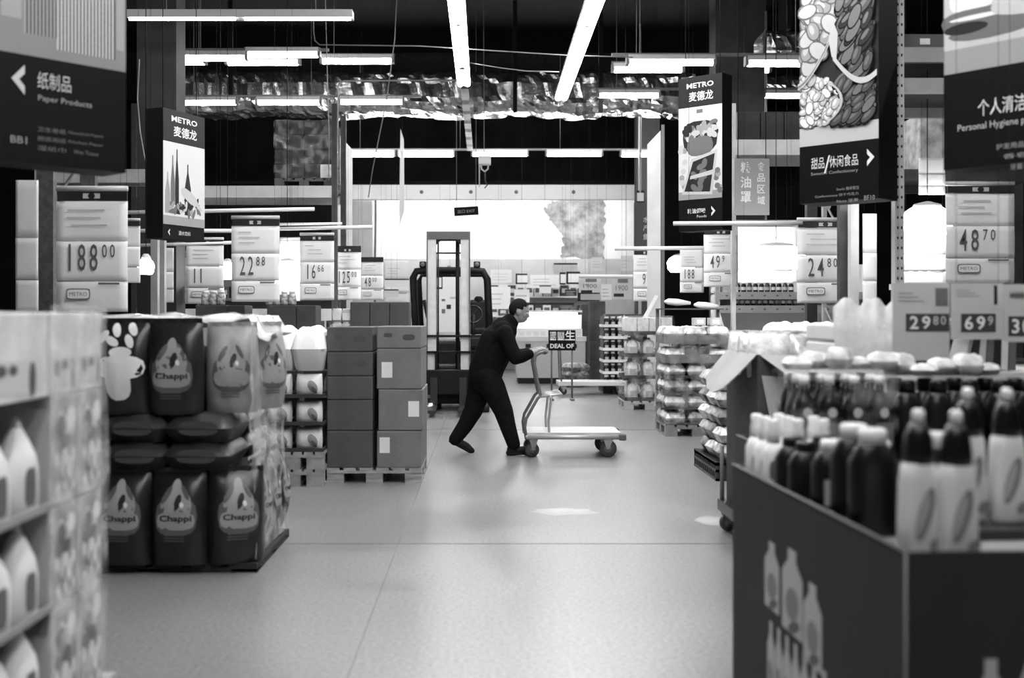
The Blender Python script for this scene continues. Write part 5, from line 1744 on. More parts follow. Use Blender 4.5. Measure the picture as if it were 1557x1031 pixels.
# pallet A2: narrow dark and white bottle trays behind
d = 20.2
xc = X(938, d)
inst('pal_a2', lambda: pallet(.5, .8, .13, mat('pallet_dim', .12, .8)), 'dim pallet under the dark bottle trays behind the jugs', 'pallet', (xc, d, 0), 0, 'wooden pallets on the floor')
def dark_pot():
    r = E0('pot')
    b = MB(); b.loft([(0, .05, .05, 2.5), (.12, .055, .055, 2.5), (.15, .035, .035, 2)], PLD, 12); b.build('body', r)
    b = MB(); b.loft([(.15, .04, .04, 2), (.185, .04, .04, 2)], PLW, 12); b.build('lid', r)
    b = MB(); b.rect(-.032, .032, .03, .09, PAPERG, -.056); b.build('label', r)
    return r


for k in range(6):
    z = .131 + .212 * k
    inst('tray_a2', lambda: tray(.48, .7, .05, PAPER), 'white tray of dark pots behind the jugs, %s of six' % tier_word(k, 6), 'tray', (xc, d + .38, z), 0, 'white trays of the dark pots')
    for i in range(4):
        inst('pot', dark_pot, 'dark pot with white lid in the %s white tray, %s from left' % (tier_word(k, 6), ORD[i]), 'pot', (xc - .176 + i * .117, d + .12, z + .007), 0, 'dark pots in the white trays')
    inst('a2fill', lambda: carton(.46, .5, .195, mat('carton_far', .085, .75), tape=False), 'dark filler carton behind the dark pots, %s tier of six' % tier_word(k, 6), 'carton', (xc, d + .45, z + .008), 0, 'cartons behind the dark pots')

# heap of shiny bags beside the promotion board
for i, (px, py, s) in enumerate(((866, 566, 1), (876, 548, .9), (868, 532, .8))):
    z = [0, .16, .3][i]
    inst('heapbag', lambda: pillow_pack(.5, .4, .17, SHG, seed=4), 'shiny bag in the small heap behind the black promotion board, %s' % ['lowest', 'middle', 'top'][i], 'packet', (X(872, 22.0) + .02 * i, 22.0, z + .001), .3 * i, 'shiny bags in the heap')

# pallet B: silver food packets in six trays
d = 12.95
xa, xb = X(1012, d), X(1112, d)
w = xb - xa
xc = (xa + xb) / 2
inst('pal_b', lambda: pallet(w, .8, .13, mat('pallet_mid', .24, .8, var=.06, scale=5)), 'pallet under the trays of shiny food packets', 'pallet', (xc, d, 0), 0, 'wooden pallets on the floor')
tz = [.131, .312, .493, .674, .85, 1.07]
for k in range(6):
    z = tz[k]
    inst('tray_b%d' % (k > 3), lambda: tray(w - .02, .76, .03 if k < 4 else .1, mat('tray_dim', .03, .7) if k < 4 else mat('tray_grey', .14, .7)), '%s tray of shiny food packets on the right pallet, %s of six' % ('dark' if k < 4 else 'grey', tier_word(k, 6)), 'tray', (xc, d + .4, z), 0, 'trays of the food packets')
    cols = 3
    for j in range(3):
        for i in range(cols):
            if k == 4 and j == 0 and i in (1,): continue
            m = [SHINY, SHW, SHG, SHINY][(i * 2 + j + k) % 4]
            key = ('pp', (i * 2 + j + k) % 4)
            inst(key, lambda: pillow_pack(w / 3 - .02, .26, .145 if True else .1, m, PROD[(i + k) % 5] if False else None, seed=i + j * 3 + k), 'shiny food packet, %s tray of six, %s row, %s' % (tier_word(k, 6), ['front', 'middle', 'back'][j], ['left', 'middle', 'right'][i]), 'packet',
                 (xa + w / 3 * (i + .5), d + .155 + j * .245, z + .008 + (.0 if k != 5 else .03)), rnd.uniform(-.1, .1), 'shiny food packets', scale=(1, 1, 1 if k < 4 else 1.15))
inst('b_box', lambda: carton(w / 3 - .02, .22, .16, mat('carton_bdark', .05, .7), tape=False), 'dark carton among the food packets, in the fifth tray', 'carton', (xc, d + .15, tz[4] + .008))
for i, px in enumerate((1066, 1090)):
    inst('b_top', lambda: carton(.13, .2, .09, PAPERG, tape=False, label=(0, .045, .08, .05)), 'small labelled carton on top of the food packets, %s' % ['left', 'right'][i], 'carton', (X(px, 13.1), 13.25, 1.285), 0, 'small cartons on the food packets')
# rolled white sheets lying on top
for (px0, px1, py, lab, dz) in ((1010, 1050, 461, 'rolled white sheet lying above the jugs', 0), (1055, 1092, 466, 'rolled white sheet lying above the food packets', 0)):
    dd = 13.97
    b = MB(); z = Z(py, dd); b.tube([(X(px0, dd), dd, z + .02), (X(px0, dd) + .05, dd, z + .02), ((X(px0, dd) + X(px1, dd)) / 2, dd, z + .01), (X(px1, dd), dd, z)], [.012, .04, .045, .02], PAPER, 12); tag(b.build('paper_roll'), lab, 'roll', 'rolled white sheets')
b = MB(); b.span(X(1000, 13.9), X(1100, 13.9), 13.86, 14.08, 1.475, 1.49, mat('board_dim', .08, .6))
for q in (1003, 1096): b.span(X(q, 13.9) - .02, X(q, 13.9) + .02, 14.06, 14.1, 0, 1.475, MID)
tag(b.build('top_board'), 'dim board with posts behind the food packets carrying rolled sheets', 'board')
b = MB(); b.span(xa - .012, xb + .012, d + .005, d + .79, .14, 1.22, film('wrap_loose', .9)); tag(b.build('stretch_wrap'), 'clear stretch wrap around the food packets', 'plastic wrap')
# leaning white flap on the jugs
b = MB(); b.quad([(X(977, 16.7), 16.7, 1.372), (X(984, 16.7), 16.7, 1.372), (X(1001, 16.8), 16.8, Z(450, 16.8)), (X(996, 16.8), 16.8, Z(449, 16.8))], PAPER)
o = b.build('paper_strip'); so = o.modifiers.new('t', 'SOLIDIFY'); so.thickness = .004; tag(o, 'white paper strip sticking up above the jugs', 'paper')

# pallet C: dark plastic lattice pallet with wrapped goods
d = 9.75
xa = X(1078, d)
def plastic_pallet(w, dp):
    r = E0('plastic_pallet')
    b = MB(); b.span(0, w, 0, dp, .13, .16, PLD); b.build('deck', r)
    m = mat('plastic_pallet', .035, .45)
    mb_ = MB()
    for z in (0.0, .075, .13): mb_.span(0, w, 0, .03, z, z + .022, m); mb_.span(0, .03, 0, dp, z, z + .022, m)
    for i in range(13): x = (w - .02) * i / 12; mb_.span(x, x + .02, 0.002, .028, 0, .15, m); y = (dp - .02) * i / 12; mb_.span(.002, .028, y, y + .02, 0, .15, m)
    mb_.build('lattice', r)
    b = MB()
    for x in (.06, w / 2, w - .06): b.span(x - .05, x + .05, .04, dp, 0.001, .13, m)
    b.build('runner', r)
    return r


inst('pal_c', lambda: plastic_pallet(.8, 1.0), 'dark plastic lattice pallet under bagged goods beside the near display', 'pallet', (xa, d - .3, 0), 0, 'plastic pallets')
tz = [.163 + .15 * k for k in range(5)]
for k in range(5):
    for j in range(3):
        for i in range(2):
            key = ('pc', (i + j + k) % 3)
            m = [SHG, SHINY, mat('dark_pouch', .08, .35, var=.06, scale=14, bump=.5)][(i + j + k) % 3]
            inst(key, lambda: pillow_pack(.36, .3, .145, m, seed=20 + i + j + k), 'bagged packet on the plastic lattice pallet, %s layer of five, %s row, %s' % (tier_word(k, 5), ['front', 'middle', 'back'][j], ['left', 'right'][i]), 'packet', (xa + .21 + i * .37, d - .12 + j * .32, tz[k]), rnd.uniform(-.12, .12), 'bagged packets on the plastic pallet')

# ================================================================== left pallets
# white bags in trays
d = 9.15
xa, xb = X(397, d), X(490, d)
w = xb - xa
xc = (xa + xb) / 2
for k in range(2):
    inst('pal_w', lambda: pallet(w + .02, .8, .14, mat('pallet_wh', .3, .8, var=.08, scale=5)), 'wooden pallet under the white bags, %s of two stacked' % ['lower', 'upper'][k], 'pallet', (xc - .0, d, .141 * k), 0, 'wooden pallets on the floor')
WB = mat('white_bag', .72, .55, var=.1, scale=7, bump=.3)
def wbag_print(g, w, h, surf):
    g.disc(w * .18, h * .45, w * .16, h * .3, mat('bag_print', .22, .6), 0, .5, surf)
    g.disc(w * .24, h * .3, w * .07, h * .18, mat('bag_print2', .1, .6), -.001, .6, surf)


tz = [.283, .5, .725]
for k in range(3):
    inst('tray_w', lambda: tray(w, .76, .03, mat('tray_dim', .03, .7)), 'dark tray of white bags on the left pallets, %s of three' % ['bottom', 'middle', 'top'][k], 'tray', (xc, d + .4, tz[k]), 0, 'trays of white bags')
    for j in range(2):
        for i in range(2 if not (k == 2 and j == 0) else 2):
            inst('wbag', lambda: bag(w / 2 - .03, .185, .2, WB, wbag_print, seam=False, seed=2), 'plump white bag with grey print, %s tray of three, %s row, %s' % (['bottom', 'middle', 'top'][k], ['front', 'back'][j], ['left', 'right'][i]), 'bag', (xa + w / 4 + i * w / 2, d + .13 + j * .38, tz[k] + .008), 0, 'plump white bags')
    for j in range(3):
        inst('wbag_s', lambda: bag(.2, .185, .13, WB, wbag_print, seam=False, seed=5), 'plump white bag on the pallet side, %s tray, %s along' % (['bottom', 'middle', 'top'][k], ORD[j]), 'bag', (xb + .005 - .07 if False else xb - .03 + .0, d + .25 + j * .21, tz[k] + .008), PI / 2, 'white bags on the pallet side') if False else None
for i in range(2):
    inst('wtop', lambda: pillow_pack(w / 2 + .02, .7, .36, mat('white_sheet_bag', .8, .5, bump=.6, scale=5), seed=9), 'large white sack covering the top of the white bags, %s' % ['left', 'right'][i], 'sack', (xa + w / 4 + i * w / 2, d + .36, .945), 0, 'large white sacks')

# dark pet food bags
d = 5.97
BAGD = mat('pet_bag_dark', .014, .3, var=.006, scale=6, bump=.25)
BAGL = mat('pet_bag_light', .28, .35, var=.07, scale=6, bump=.25)
BL_L, BL_M, BL_D = mat('bagart_light', .3, .4), mat('bagart_mid', .1, .4), mat('bagart_dark', .02, .4)
class Lift:
    """prints shifted up a bag"""
    def __init__(s, g, dz): s.g = g; s.dz = dz
    def disc(s, x, z, *a, **k): s.g.disc(x, z + s.dz, *a, **k)
    def rect(s, x0, x1, z0, z1, *a, **k): s.g.rect(x0, x1, z0 + s.dz, z1 + s.dz, *a, **k)
    def text(s, b, x, z, *a, **k): s.g.text(b, x, z + s.dz, *a, **k)


def dog_print(text=True, up=0.0):
    def g_(gg, w, h, surf):
        g = Lift(gg, up * h)
        a, m2, dk = BL_L, BL_M, BL_D
        g.disc(0, h * .4, w * .36, h * .2, m2, 0, 0, surf, p=3)
        g.disc(0, h * .52, w * .27, h * .2, a, -.0006, 0, surf)
        g.disc(0, h * .68, w * .09, h * .12, a, -.001, 0, surf)
        g.disc(w * .03, h * .56, w * .055, h * .085, dk, -.0018, -.25, surf); g.disc(w * .1, h * .53, w * .035, h * .03, PR_W, -.002, .3, surf)
        g.disc(-w * .16, h * .64, w * .05, h * .1, m2, -.0012, -.5, surf); g.disc(w * .15, h * .66, w * .04, h * .09, m2, -.0012, .5, surf)
        g.disc(0, h * .36, w * .33, h * .1, a, -.0016, 0, surf, p=3)
        if text: g.text('Chappi', 0, h * .38, h * .085, dk, -.0032, w * .56, surf, bold=.03)
        for k in range(3): g.rect(-w * .2, w * .15, h * (.2 - .03 * k), h * (.212 - .03 * k), m2, -.001, surf, 4, 1)
    return g_


bx = [X(px, d) for px in (150, 193, 275, 360)]
inst('pal_p', lambda: pallet(1.18, 1.0, .05, mat('pallet_black', .02, .8)), 'low dark base board under the dark pet food bags', 'pallet', (-1.83, d + .12, 0), 0, 'wooden pallets on the floor')
for i, x in enumerate((-2.28, -1.955, -1.655, -1.36)):
    inst('pet', lambda: bag(.31, .5, .2, BAGD, dog_print(up=.14), seed=3), 'dark pet food bag with dog picture standing on the bottom row, %s from left' % ORD[i], 'bag', (x, d + .11 + (.05 if i == 3 else 0), .05), 0 if i < 3 else .35, 'dark pet food bags on the bottom row')
for j in range(3):
    inst('pet', None, 'dark pet food bag on the bottom row facing the aisle, %s from the front corner' % ORD[j], 'bag', (-1.345, d + .5 + j * .31, .05), PI / 2, 'dark pet food bags facing the aisle')
for j in range(2):
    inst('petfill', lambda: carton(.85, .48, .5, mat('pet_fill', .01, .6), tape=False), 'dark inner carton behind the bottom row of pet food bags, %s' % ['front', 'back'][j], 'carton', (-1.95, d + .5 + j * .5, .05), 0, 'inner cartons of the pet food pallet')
PB = mat('pet_bag_side', .028, .35, var=.015, scale=5, bump=.3)
for k in range(2):
    for j in range(2):
        for i in range(3):
            x = -2.29 + i * .335
            inst('petflat', lambda: pillow_pack(.36, .52, .16, PB, mat('bagart_dim', .06, .4), seed=6), 'dark pet food bag lying flat, %s layer of two, %s row, %s' % (['lower', 'upper'][k], ['front', 'back'][j], ['left', 'middle', 'right'][i]), 'bag', (x + .07 + rnd.uniform(-.01, .01), d + .3 + j * .52, .562 + k * .15), rnd.uniform(-.03, .03), 'flat dark pet food bags')
for i, (x, dy, m, lt, rz) in enumerate(((-2.23, 0, 0, 0, 0), (-1.96, .0, 0, 0, 0), (-1.68, -.02, 0, 0, 0), (-1.4, .08, 1, 0, 0.15), (-1.285, .36, 1, 0, .9))):
    if m == 0 and i != 1: inst('pettop', lambda: bag(.31, .5, .2, BAGD, dog_print(up=.04), seed=8), 'dark pet food bag with dog picture on the top row, %s' % ['at the left end', '', 'beside the pale bags'][i], 'bag', (x, d + .14 + dy, .862), rz, 'dark pet food bags on the top row')
    elif i == 1:
        def cross(g, w, h, surf):
            g.disc(0, h * .52, w * .42, h * .13, PR_W, 0, .0, surf, p=2.6); g.disc(-.01, h * .36, w * .22, h * .2, PR_W, -.0005, .1, surf, p=2.6); g.disc(0, h * .68, w * .2, h * .06, PR_W, -.0005, 0, surf)
            for (x, z, t) in ((-.32, .85, -.6), (-.1, .92, .3), (.18, .93, .5), (.14, .8, .4), (-.16, .8, 1.0)): g.disc(w * x, h * z, w * .07, h * .08, PR_W, 0, t, surf)
        inst('petcross', lambda: bag(.31, .5, .2, BAGD, cross, seed=12), 'black bag with bright white shapes on the top row of the pet food', 'bag', (x, d + .13 + dy, .862), rz)
    else: inst('petlight%d' % i, lambda: bag(.29, .48, .2, BAGL, dog_print(False, up=.05), seed=9 + i), 'pale grey pet food bag with dog picture on the top row, %s' % ['', '', '', 'left one', 'turned to the aisle'][i], 'bag', (x, d + .16 + dy, .862), rz, 'pale pet food bags')
for i, (x, y, rz) in enumerate(((-2.12, d + .53, .03), (-1.66, d + .54, -.03), (-2.12, d + 1.06, 0), (-1.66, d + 1.06, .02))):
    inst('petback', lambda: pillow_pack(.42, .5, .18, mat('white_wrap_bag', .6, .4, var=.1, scale=6, bump=.6), seed=14), 'pale wrapped bag behind the top row of pet food, %s' % ORD[i], 'bag', (x, y, 1.14), rz, 'pale wrapped bags')
    inst('petback0', lambda: pillow_pack(.42, .5, .27, PB, seed=15), 'dark bag under the pale wrapped bags behind the pet food top row, %s' % ORD[i], 'bag', (x, y, .866), rz, 'dark bags under the pale ones')
b = MB()
vs = []; fs = []
nx, ny = 22, 10
for j in range(ny + 1):
    for i in range(nx + 1):
        u, v = i / nx, j / ny
        x = -2.4 + 1.2 * u; y = d + .25 + .95 * v
        z = 1.395 + .03 * noise.noise((x * 5, y * 5, 2)) + .02 * noise.noise((x * 13, y * 11, 5))
        if v == 0: z -= .03
        if u > .93: z -= .1
        vs.append((x, y, z))
for j in range(ny):
    for i in range(nx): a = j * (nx + 1) + i; fs.append((a, a + 1, a + nx + 2, a + nx + 1))
b.add(vs, fs, film('wrap_top', .35), True)
o = b.build('plastic_cover'); so = o.modifiers.new('t', 'SOLIDIFY'); so.thickness = .003
tag(o, 'crumpled clear plastic sheet lying over the top of the pet food bags', 'plastic wrap')

b = MB(); vs = []; fs = []
ny, nz = 16, 24
for j in range(nz + 1):
    for i in range(ny + 1):
        u, v = i / ny, j / nz
        vs.append((-1.25 - .03 * v + .03 * noise.noise((u * 4, v * 6, 3)) + .015 * noise.noise((u * 11, v * 14, 8)) - .05 * (1 - abs(2 * v - .9)) * 0, d + .12 + .95 * u, .07 + 1.3 * v))
for j in range(nz):
    for i in range(ny): a = j * (ny + 1) + i; fs.append((a, a + 1, a + ny + 2, a + ny + 1))
b.add(vs, fs, film('wrap_crumple', .8), True)
o = b.build('stretch_wrap'); so = o.modifiers.new('t', 'SOLIDIFY'); so.thickness = .003
tag(o, 'crumpled clear wrap on the aisle side of the pet food pallet', 'plastic wrap')

# ================================================================== near left stack of white bottles and printed cartons
XS = -1.3
WALLS = [.0, .19, .516, .82, 1.158]
PRINTC = mat('printed_carton', .32, .6, var=.22, scale=7, detail=3)
PRINTW = mat('printed_white_carton', .6, .55, var=.12, scale=7, detail=3)
inst('pal_near', lambda: pallet(1.0, 1.25, .14), 'wooden pallet under the near left stack of bottles', 'pallet', (XS - .5, 2.7, 0), 0, 'wooden pallets on the floor')
def printed(w, dp, h, m, light=False):
    r = E0('carton')
    b = MB(); b.box((0, 0, h / 2), (w, dp, h), m, bev=.006); b.build('box', r)
    # picture on the side that looks at the aisle (local +x)
    b = MB()
    q = random.Random(5)
    if light:
        b.rect(-dp * .42, dp * .42, h * .08, h * .46, mat('art_l', .5, .5), 0)
        for (x, z, a, c) in ((-.26, .33, .09, .1), (-.05, .36, .06, .07), (.08, .36, .05, .06), (.3, .24, .04, .2)): b.disc(dp * x, h * z, dp * a, h * c, mat('art_d', .1, .5), -.001 - abs(x) * .001)
    else:
        for i in range(13):
            x, z = q.uniform(-.26, .26) * dp, q.uniform(.18, .82) * h
            b.disc(x, z, dp * q.uniform(.12, .22), h * q.uniform(.07, .16), [mat('art_l', .5, .5), mat('art_m', .12, .5), mat('art_d', .05, .5), mat('art_w', .72, .5)][q.randrange(4)], -.001 - i * .00008, q.uniform(-.5, .5))
        for k in range(3):
            x = dp * (-.3 + .3 * k); b.disc(x, h * .3, dp * .07, h * .2, mat('art_w', .66, .5), -.003, 0, p=3); b.disc(x, h * .28, dp * .04, h * .1, mat('art_m', .2, .5), -.0034)
    o = b.build('picture', r); o.location = (w / 2 + .0015, 0, 0); o.rotation_euler = (0, 0, PI / 2)
    return r


for k in range(4):
    z0 = [.141, .516, .82, 1.158][k]; z1 = [.514, .818, 1.156, 1.41][k]
    for j in range(2):
        key = ('prn', k)
        inst(key, lambda: printed(.45, .225, z1 - z0, PRINTC if k < 3 else PRINTW, k == 3), '%s carton in the near left stack, %s tier of four, %s' % ('printed picture' if k < 3 else 'pale printed', tier_word(k, 4), ['nearer one', 'farther one'][j]), 'carton', (XS - .225, 3.455 + j * .23, z0), 0, 'printed cartons of the near left stack')
    b = None
inst('prtop', lambda: printed(.5, .6, .252, PRINTW, True), 'large pale printed carton topping the near white bottles', 'carton', (XS - .25, 3.03, 1.158), 0)
def wbottle():
    r = E0('bottle')
    b = MB(); b.loft([(0, .04, .08, 3), (.012, .046, .088, 3), (.12, .046, .088, 3), (.165, .043, .078, 2.6), (.21, .032, .046, 2.2), (.24, .02, .024, 2), (.25, .015, .015, 2)], mat('bottle_white', .72, .35), 18); b.build('body', r)
    b = MB(); b.loft([(.245, .014, .014, 2), (.268, .011, .011, 2), (.278, .005, .005, 2)], mat('bottle_tip', .6, .35), 12); b.build('cap', r)
    b = MB()
    for t in range(9):
        a = PI * (-.28 + .07 * t - .0)
        pass
    vs = []; fs = []
    for zz in (.025, .045, .115, .135):
        for t in range(9):
            k = 1 if zz in (.045, .115) else .7
            vs.append((.0468 - .00001 * abs(t - 4) ** 3, (-.005 + .0085 * (t - 4)) * k, zz))
    for j in range(3):
        for t in range(8): q = j * 9 + t; fs.append((q, q + 1, q + 10, q + 9))
    b.add(vs, fs, mat('bottle_label', .09, .5), True); b.build('label', r)
    return r


for k in range(3):
    z0 = [.141, .516, .82][k]
    zf = [.23, .516, .82][k]
    inst(('neartray', k), lambda: tray(.5, .64, zf - z0 + .022, mat('near_tray', .26, .7), 'bottle_tray', floor=zf - z0 + .004), 'cardboard tray under the near white bottles, %s tier' % ['bottom', 'middle', 'upper'][k], 'tray', (XS - .25, 3.015, z0), 0, 'trays of the near white bottles')
    for j in range(2):
        for i in range(3):
            inst('wbottle', wbottle, 'white pointed bottle, near left stack, %s tier, %s row, %s from the cartons' % (['bottom', 'middle', 'upper'][k], ['aisle', 'inner'][j], ORD[i]), 'bottle', (XS - .056 - j * .1, 3.235 - i * .195, zf + .006), rnd.uniform(-.05, .05), 'white pointed bottles')
    inst(('nearfill', k), lambda: carton(.26, .62, [.27, .29, .325][k], mat('fill_dark', .03, .7), tape=False), 'dark inner carton behind the near white bottles, %s tier' % ['bottom', 'middle', 'upper'][k], 'carton', (XS - .36, 3.015, zf + .006), 0, 'dark inner cartons')  # dark box added to stand for the shadow behind the bottles
    b = MB(); b.span(XS - .5, XS - .002, 3.335, 3.339, z0 + .0, z0 + .3, mat('divider', .42, .7))
    tag(b.build('divider'), 'light cardboard divider beside the white bottles, %s tier' % ['bottom', 'middle', 'upper'][k], 'divider', 'cardboard dividers')
b = MB()
vs = []; fs = []
ny, nz = 14, 26
for j in range(nz + 1):
    for i in range(ny + 1):
        y = 3.32 + .5 * i / ny; z = .15 + 1.28 * j / nz
        vs.append((XS + .012 + .012 * noise.noise((y * 9, z * 5, 1)), y, z))
for j in range(nz):
    for i in range(ny): a = j * (ny + 1) + i; fs.append((a, a + 1, a + ny + 2, a + ny + 1))
b.add(vs, fs, film('wrap_clear', .78), True)
tag(b.build('stretch_wrap'), 'wrinkled clear stretch wrap on the aisle side of the near left cartons', 'plastic wrap')

# ================================================================== near right display
BOXG = mat('display_card', .034, .65, var=.004, scale=3, spec=.2)
HT = .85


def display_box(nm, label, x, y, w, dp, h, shelf, rz, m, art=None):
    r = thing(nm, label, 'display box', (x, y, 0), rz)
    t = .012
    b = MB(); b.span(0, w, 0, t, 0, h, m); b.build('front_panel', r)
    b = MB(); b.span(0, w, dp - t, dp, 0, h, m); b.build('back_panel', r)
    for q in (0, w - t):
        b = MB(); b.span(q, q + t, t, dp - t, 0, h, m); b.build('side_panel', r)
    b = MB(); b.span(t, w - t, t, dp - t, shelf - .02, shelf, mat('display_shelf', .25, .7)); b.build('shelf', r)
    b = MB(); b.tube([(-.001, -.001, 0), (-.001, -.001, h)], .0025, mat('worn_edge', .2, .7), 6); b.tube([(-.001, 0, h), (-.001, dp, h)], .004, mat('worn_edge2', .16, .7), 6); b.build('edge_strip', r)
    return r


RZ = R(2.2)
box = display_box('display_box', 'dark cardboard display box with bottle pictures, near right corner', .98, 2.6, 1.15, 1.55, HT, .80, RZ, BOXG)
ART1 = mat('pic_white', .5, .55); ART2 = mat('pic_grey', .22, .55); ART3 = mat('pic_dark', .1, .55)
def pic_bottle(b, x, z, w, h, y):
    b.poly([(x - w / 2, z), (x + w / 2, z), (x + w / 2, z + h * .7), (x + w * .2, z + h * .86), (x + w * .2, z + h), (x - w * .2, z + h), (x - w * .2, z + h * .86), (x - w / 2, z + h * .7)], ART1, y)
    b.disc(x, z + h * .35, w * .34, h * .2, ART2, y - .0006, .2)
    b.disc(x + w * .1, z + h * .1, w * .3, h * .07, ART3, y - .0009, .3)
b = MB()
for x, w, h, z in ((-1.05, .16, .22, .44), (-.84, .2, .26, .42), (-.65, .16, .24, .38)): pic_bottle(b, x, z, w, h, -.002)
b.disc(-.62, .43, .05, .03, ART2, -.001)
for i in range(7): pic_bottle(b, -1.06 + .085 * i, .12, .08, .28, -.002)
o = b.build('picture', box); o.rotation_euler = (0, 0, -PI / 2); o.location = (-.0005, 0, 0)
b = MB()
pic_bottle(b, .2, .34, .075, .26, -.002); pic_bottle(b, .3, .34, .06, .3, -.002); pic_bottle(b, .08, .3, .05, .22, -.002) if False else None
b.build('picture', box)
ca, sa = math.cos(RZ), math.sin(RZ)
def inbox(x, y, z=.801): return (.98 + x * ca - y * sa, 2.6 + x * sa + y * ca, z)


DET_W = mat('detergent_white', .72, .3)
DET_G = mat('detergent_grip', .22, .4)
def detergent():
    r = E0('detergent_bottle')
    b = MB(); b.loft([(0, .058, .036, 3.5), (.012, .066, .042, 3.5), (.1, .066, .042, 3.2), (.2, .062, .04, 3), (.235, .056, .036, 2.8), (.25, .035, .03, 2.4)], DET_W, 22); b.build('body', r)
    b = MB(); b.disc(-.005, .12, .026, .07, DET_G, -.0428, -.42); b.disc(.035, .045, .026, .016, DET_G, -.0426, .3); b.disc(-.014, .118, .014, .055, mat('detergent_dim', .45, .4), -.0433, -.42); b.build('print', r)
    b = MB(); b.loft([(.238, .05, .036, 2.4), (.262, .052, .038, 2.3), (.305, .044, .036, 2.2), (.335, .026, .026, 2)], PLD, 18); b.build('shoulder', r)
    b = MB(); b.loft([(.335, .02, .02, 2), (.362, .02, .02, 2), (.37, .014, .014, 2)], PLW, 14); b.build('cap', r)
    return r


for i, (x, y, lab) in enumerate(((.085, .13, 'nearest to the box corner'), (.165, .1, 'second from the box corner'), (.375, .48, 'farther right pair, left one'), (.475, .46, 'farther right pair, right one'), (.58, .44, 'at the right picture edge'))):
    inst('det', detergent, 'white detergent bottle with black shoulder, %s' % lab, 'bottle', inbox(x, y, .801 + (.03 if i > 1 else 0)), rnd.uniform(-.1, .1) + RZ + .12, 'white detergent bottles', scale=(.72, .85, 1))
inst('detbase', lambda: carton(.6, .2, .028, mat('fill_dark', .03, .7), tape=False), 'thin dark board under the farther detergent bottles', 'board', inbox(.47, .46), RZ)
def dark_bottle(h, w, lid=WHITE, dp=None, lidh=.03, lab=None):
    r = E0('bottle')
    dp = dp or w * .7
    b = MB(); b.loft([(0, w / 2 * .92, dp / 2 * .92, 3), (.01, w / 2, dp / 2, 3), (h * .68, w / 2, dp / 2, 3), (h * .82, w * .36, dp * .36, 2.5), (h * .88, w * .26, dp * .26, 2)], PLD, 18); b.build('body', r)
    b = MB(); b.loft([(h * .86, w * .3, dp * .32, 2), (h * .86 + lidh, w * .3, dp * .32, 2), (h * .86 + lidh + .006, w * .24, dp * .26, 2)], lid, 16); b.build('lid', r)
    if lab:
        b = MB(); b.rect(-w * .36, w * .36, h * .16, h * .5, lab, -dp / 2 - .001); b.build('label', r)
    return r


for i, (x, y) in enumerate(((.1, .46), (.1, .6), (.22, .36))):
    inst('db_wide', lambda: dark_bottle(.29, .13, PLW, lidh=.035), 'wide black bottle with white lid behind the detergents, %s' % ['left one', 'second', 'right one'][i], 'bottle', inbox(x, y), RZ, 'wide black bottles with white lids')
for i, (x, y) in enumerate(((.09, .75), (.22, .72), (.35, .7))):
    inst('db_flat', lambda: dark_bottle(.225, .12, PLW, lidh=.028, lab=PAPERG), 'black bottle with grey label and white lid, %s of three mid display' % ORD[i], 'bottle', inbox(x, y), RZ + .1, 'black bottles with grey labels')
for i, (x, y) in enumerate(((.07, .92), (.07, 1.06), (.18, .95), (.18, 1.09), (.3, .95), (.3, 1.1))):
    inst('db_tub', lambda: dark_bottle(.2, .115, PLD, lidh=.025), 'short all black tub in the far half of the near display, %s' % ORD[i], 'tub', inbox(x, y), RZ, 'short black tubs')
def pump():
    r = E0('bottle')
    b = MB(); b.loft([(0, .036, .03, 3), (.01, .04, .034, 3), (.13, .038, .032, 2.8), (.165, .02, .02, 2)], PLW, 16); b.build('body', r)
    b = MB(); b.loft([(.165, .022, .022, 2), (.2, .022, .022, 2), (.215, .018, .018, 2), (.24, .02, .02, 2), (.245, .015, .015, 2)], PLW, 14); b.build('cap', r)
    b = MB(); b.disc(0, .075, .026, .035, PR_M, -.035, 0, p=3); b.build('label', r)
    return r


for i, (x, y) in enumerate(((.055, 1.32), (.055, 1.22), (.14, 1.33), (.14, 1.23), (.23, 1.33), (.23, 1.23), (.055, 1.43), (.14, 1.44))):
    inst('pump', pump, 'small white bottle at the far end of the near display, %s' % ORD[i], 'bottle', inbox(x, y), RZ, 'small white bottles at the far end')
# shrink wrapped white packets lying between
for i, (x, y, z) in enumerate(((.36, .92 - .32, .801 + .0),)):
    pass

# second display behind: oil bottles and black bottles
box2 = display_box('display_box', 'second dark display box behind the near one, carrying tall bottles', 1.2, 4.35, 1.3, .9, .84, .815, R(1), mat('display_card2', .03, .6))
def oil():
    r = E0('oil_bottle')
    b = MB(); b.loft([(0, .042, .042, 3), (.01, .047, .047, 3), (.2, .047, .047, 3), (.25, .035, .035, 2.4), (.285, .017, .017, 2), (.32, .016, .016, 2)], mat('oil_glass', .012, .2, spec=.4), 16); b.build('body', r)
    b = MB(); b.loft([(.31, .02, .02, 2), (.345, .02, .02, 2)], PLW, 12); b.build('cap', r)
    b = MB(); b.rect(-.036, .036, .07, .16, mat('oil_label', .12, .4), -.048); b.disc(0, .2, .018, .02, PAPERG, -.048); b.build('label', r)
    return r


